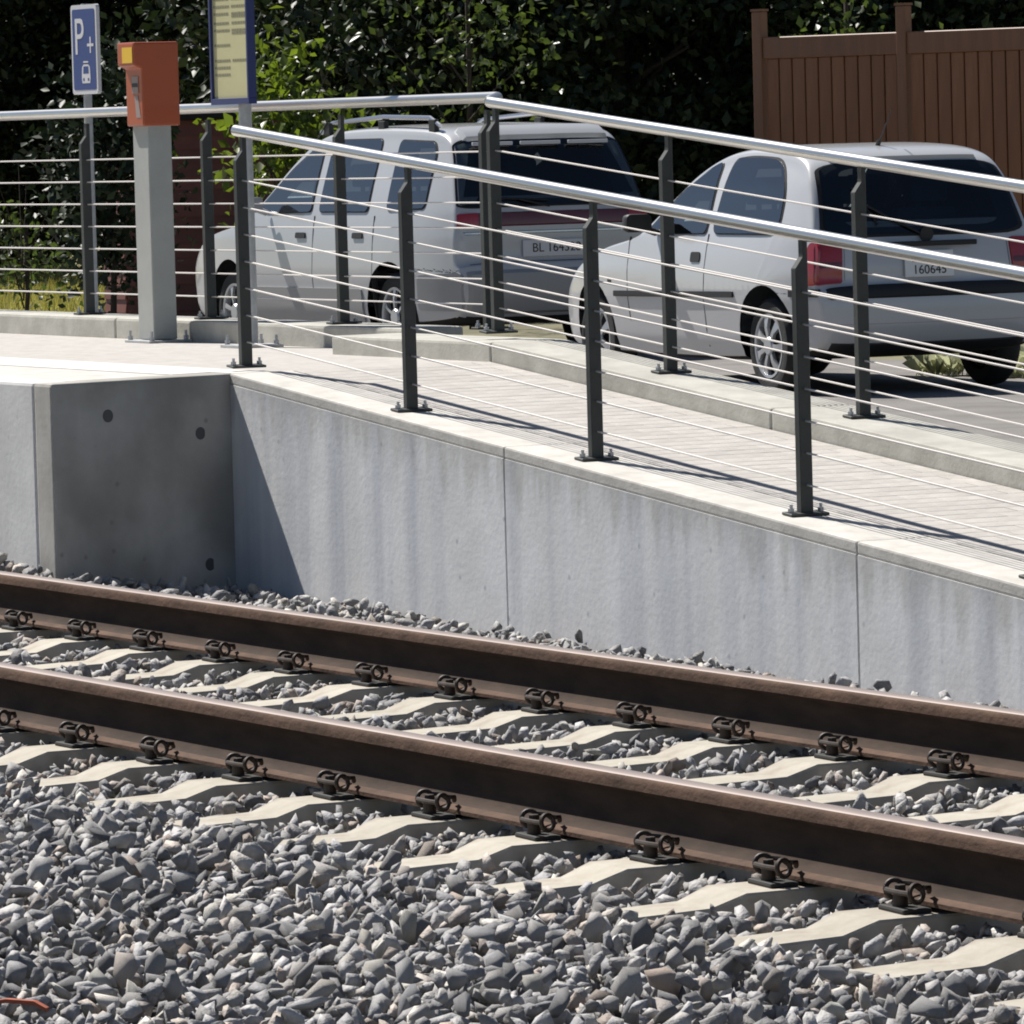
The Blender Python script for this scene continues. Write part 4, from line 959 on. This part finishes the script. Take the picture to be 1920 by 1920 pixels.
MB().box(-SX, 0, 0, SY, 0, 1.72).build('core', 'shed', sh)
MB().box(-SX-.12, .12, -.12, SY+.12, 1.722, 1.775).build('roof', 'under', sh, bevel=.01)

# ------------------------------------------------------------------ trees, shrubs, grass, weeds
def leaves(centres, nper, spread, size, seed, up=.35):
    r = np.random.default_rng(seed); n = len(centres)*nper
    C_ = np.repeat(centres, nper, 0)+r.normal(size=(n, 3))*spread*np.array([1, 1, .8])
    nrm = r.normal(size=(n, 3))+np.array([0, 0, up]); nrm /= np.linalg.norm(nrm, axis=1)[:, None]
    d = np.cross(nrm, r.normal(size=(n, 3))); d /= np.linalg.norm(d, axis=1)[:, None]; s_ = np.cross(nrm, d)
    L_ = (size*r.uniform(.65, 1.35, n))[:, None]; w = L_*.30
    v0 = C_-d*L_*.5; v3 = C_+d*L_*.5; mid = C_-d*L_*.06
    v1 = mid+s_*w+nrm*w*.35; v2 = mid-s_*w+nrm*w*.35
    V = np.stack([v0, v1, v3, v2], 1).reshape(-1, 3); b = np.arange(n)*4
    T = np.concatenate([np.stack([b, b+1, b+2], 1), np.stack([b, b+2, b+3], 1)])
    return V, T
def tree(name, label, cat, loc, rx, ry, z0, z1, ncl, nper, size, matname, seed, group=None, shell=.55, spread=.20, tr0=.11):
    r = np.random.default_rng(seed); root = tag(empty(name, loc), label, cat, group)
    u = r.normal(size=(ncl, 3)); u /= np.linalg.norm(u, axis=1)[:, None]; q = r.uniform(shell, 1.0, ncl)**.8
    bump_ = 1+.18*np.sin(u[:, 0]*5+seed)+.15*np.sin(u[:, 2]*7+seed*2)
    cc = u*(q*bump_)[:, None]*np.array([rx, ry, (z1-z0)/2])+np.array([0, 0, (z0+z1)/2])
    cc[:, 2] = np.maximum(cc[:, 2], .15)
    V, T = leaves(cc, nper, spread, size, seed+1)
    V[:, 2] = np.maximum(V[:, 2], .01)
    link('crown', mesh_np('crown', V, T, matname), root)
    tr_ = MB(); zt = z0+(z1-z0)*.75; rr_ = random.Random(seed)
    tr_.tube([(0, 0, -.05), (.04, .02, zt*.4), (-.03, .05, zt)], tr0, 9, r2=.02)
    for k in range(7):
        a_ = rr_.uniform(0, 6.28); h0 = rr_.uniform(.25, .7)*zt; e_ = (math.cos(a_)*rx*.7, math.sin(a_)*ry*.7, h0+rr_.uniform(.4, 1.0))
        tr_.tube([(0, 0, h0), (e_[0]*.5, e_[1]*.5, h0+(e_[2]-h0)*.6), e_], tr0*.35, 6, r2=tr0*.1)
    tr_.build('trunk', 'bark', root, smooth=True); return root
def ray_at(xp, yp, depth):
    return CAM+(AX_R*(xp-960)/F_PX-AX_U*(yp-960)/F_PX+AX_F)*depth
TL = 'dense dark leafy tree in the row behind the parked cars'
for i, (xp, dp) in enumerate([(-330, 65), (-120, 66), (90, 67), (290, 66.5), (470, 66), (690, 56), (930, 54.5), (1160, 54), (1400, 54.5), (1640, 53.5), (1900, 53), (2120, 53), (2340, 53)]):
    P_ = ray_at(xp, 400, dp); tree('broadleaf_tree', TL, 'tree', (P_[0], P_[1], 0), 1.35, 1.35, .25+.1*(i % 3), 5.4, 260, 55, .105, 'leafdark', 40+i, 'trees behind the parked cars')
TL2 = 'tall dark tree of the back row, mostly hidden by the trees in front'
for i, (xp, dp) in enumerate([(0, 71), (330, 71.5), (640, 62), (960, 60), (1280, 59.5), (1600, 59), (1960, 58)]):
    P_ = ray_at(xp, 400, dp); tree('broadleaf_tree', TL2, 'tree', (P_[0], P_[1], 0), 1.9, 1.7, .2, 7.5, 260, 55, .15, 'leafdark', 70+i, 'trees of the back row', spread=.32)
P_ = ray_at(540, 250, 48.5)
tree('leafy_shrub', 'bright green sunlit shrub between the timetable and the white people carrier', 'shrub', (P_[0], P_[1], 0), .55, .5, .1, 2.35, 95, 18, .10, 'leafbright', 91, shell=.3, spread=.14, tr0=.03)
P_ = ray_at(870, 60, 51)
tree('leafy_shrub', 'tall shrub with pale glittering leaves behind the people carrier roof', 'shrub', (P_[0], P_[1], 0), 1.3, .8, 1.3, 3.9, 80, 13, .08, 'leafmid', 93, shell=.2, spread=.22, tr0=.025)
P_ = ray_at(1580, 30, 49)
tree('leafy_shrub', 'small leafy sprig showing just above the brown fence', 'shrub', (P_[0], P_[1], 0), .45, .4, 1.7, 2.75, 22, 10, .08, 'leafmid', 95, shell=.2, spread=.14, tr0=.02)
P_ = ray_at(205, 420, 48.5)
tree('leafy_shrub', 'dark leafy shrub growing against the red-brown shed', 'shrub', (P_[0], P_[1], 0), .42, .42, .2, 2.4, 90, 40, .085, 'leafdark', 99, shell=.3, spread=.14, tr0=.03)
P_ = ray_at(40, 420, 50)
tree('leafy_shrub', 'low green shrub on the grass behind the platform railing', 'shrub', (P_[0], P_[1], 0), .55, .5, .25, 1.15, 30, 18, .07, 'leafmid', 97, shell=.2, spread=.13, tr0=.02)
def blades(cx_, cy_, rx, ry, n, h, w, seed, matname, zfun):
    r = np.random.default_rng(seed); x = cx_+r.uniform(-rx, rx, n); y = cy_+r.uniform(-ry, ry, n); z = np.array([zfun(a_, b_) for a_, b_ in zip(x, y)])
    a_ = r.uniform(0, 6.28, n); hh = h*r.uniform(.5, 1.3, n); lean = r.normal(size=(n, 2))*h*.35
    b0 = np.stack([x-np.cos(a_)*w, y-np.sin(a_)*w, z], 1); b1 = np.stack([x+np.cos(a_)*w, y+np.sin(a_)*w, z], 1); t = np.stack([x+lean[:, 0], y+lean[:, 1], z+hh], 1)
    V = np.stack([b0, b1, t], 1).reshape(-1, 3); T = np.arange(n*3).reshape(n, 3); return mesh_np('grass', V, T, matname)
gz = lambda x, y: 0.02+0.10*max(0, min(1, (-52.2-x)/8))-.01
go = link('grass', blades(-57.0, 16.5, 4.8, 4.2, 26000, .17, .007, 5, 'grass', gz)); tag(go, 'dry yellowish grass growing behind the platform railing', 'grass', kind='stuff')
def weed(loc, n, h, seed, label, group=None):
    r = random.Random(seed); root = tag(empty('weed', loc), label, 'plant', group); mb = MB(); st = MB()
    for k in range(n):
        a_ = r.uniform(0, 6.28); ln = h*r.uniform(.6, 1.3); d = Vector((math.cos(a_), math.sin(a_), 0)); p0 = Vector((r.uniform(-.05, .05), r.uniform(-.05, .05), 0))
        p1 = p0+d*ln*.45+Vector((0, 0, ln*.75)); p2 = p0+d*ln*.95+Vector((0, 0, ln*r.uniform(.5, 1.0))); s_ = Vector((-d.y, d.x, 0))*ln*.16
        mb.add([p0, p1+s_, p2, p1-s_], [(0, 1, 2), (0, 2, 3)])
        if k % 4 == 0: st.tube([p0, p1], .004, 5)
    mb.build('leaves', 'weed', root); st.build('stem', 'weed', root)
    return root
rw_ = random.Random(8)
for k in range(24):
    x_ = -33.2+k*.085; P_ = (x_+rw_.uniform(-.06, .06), 12.30+rw_.uniform(-.10, .14)+(k*.016), 0)
    weed(P_, 16, .155*rw_.uniform(.7, 1.25), 200+k, 'pale green weed growing from the asphalt edge behind the hatchback', 'weeds behind the hatchback')

# ------------------------------------------------------------------ rusty strip lying on the gravel
P_ = ray_at(38, 1893, 1)
d_ = (P_-CAM); t_ = (-.19-CAM[2])/d_[2]; Q = CAM+d_*t_
rs = MB(); pts = [Vector((Q[0], Q[1], -.19))+Vector((a_, b_, c_)) for a_, b_, c_ in ((-.06, -.05, .006), (-.02, -.02, .014), (.03, .02, .012), (.06, .035, 0))]
V = []; 
for p_ in pts: V += [p_+Vector((.006, -.006, 0)), p_+Vector((-.006, .006, 0)), p_+Vector((-.006, .006, .008)), p_+Vector((.006, -.006, .008))]
rs.add(V, [(k*4+i, k*4+(i+1) % 4, (k+1)*4+(i+1) % 4, (k+1)*4+i) for k in range(3) for i in range(4)]+[(0, 1, 2, 3), (12, 15, 14, 13)])
tag(rs.build('metal_strip', 'rust'), 'short bent rusty orange strip lying on the gravel', 'scrap')
print('objects', len(bpy.data.objects), 'tris', sum(len(p.vertices)-2 for m in bpy.data.meshes if m.users for p in m.polygons) if False else '')
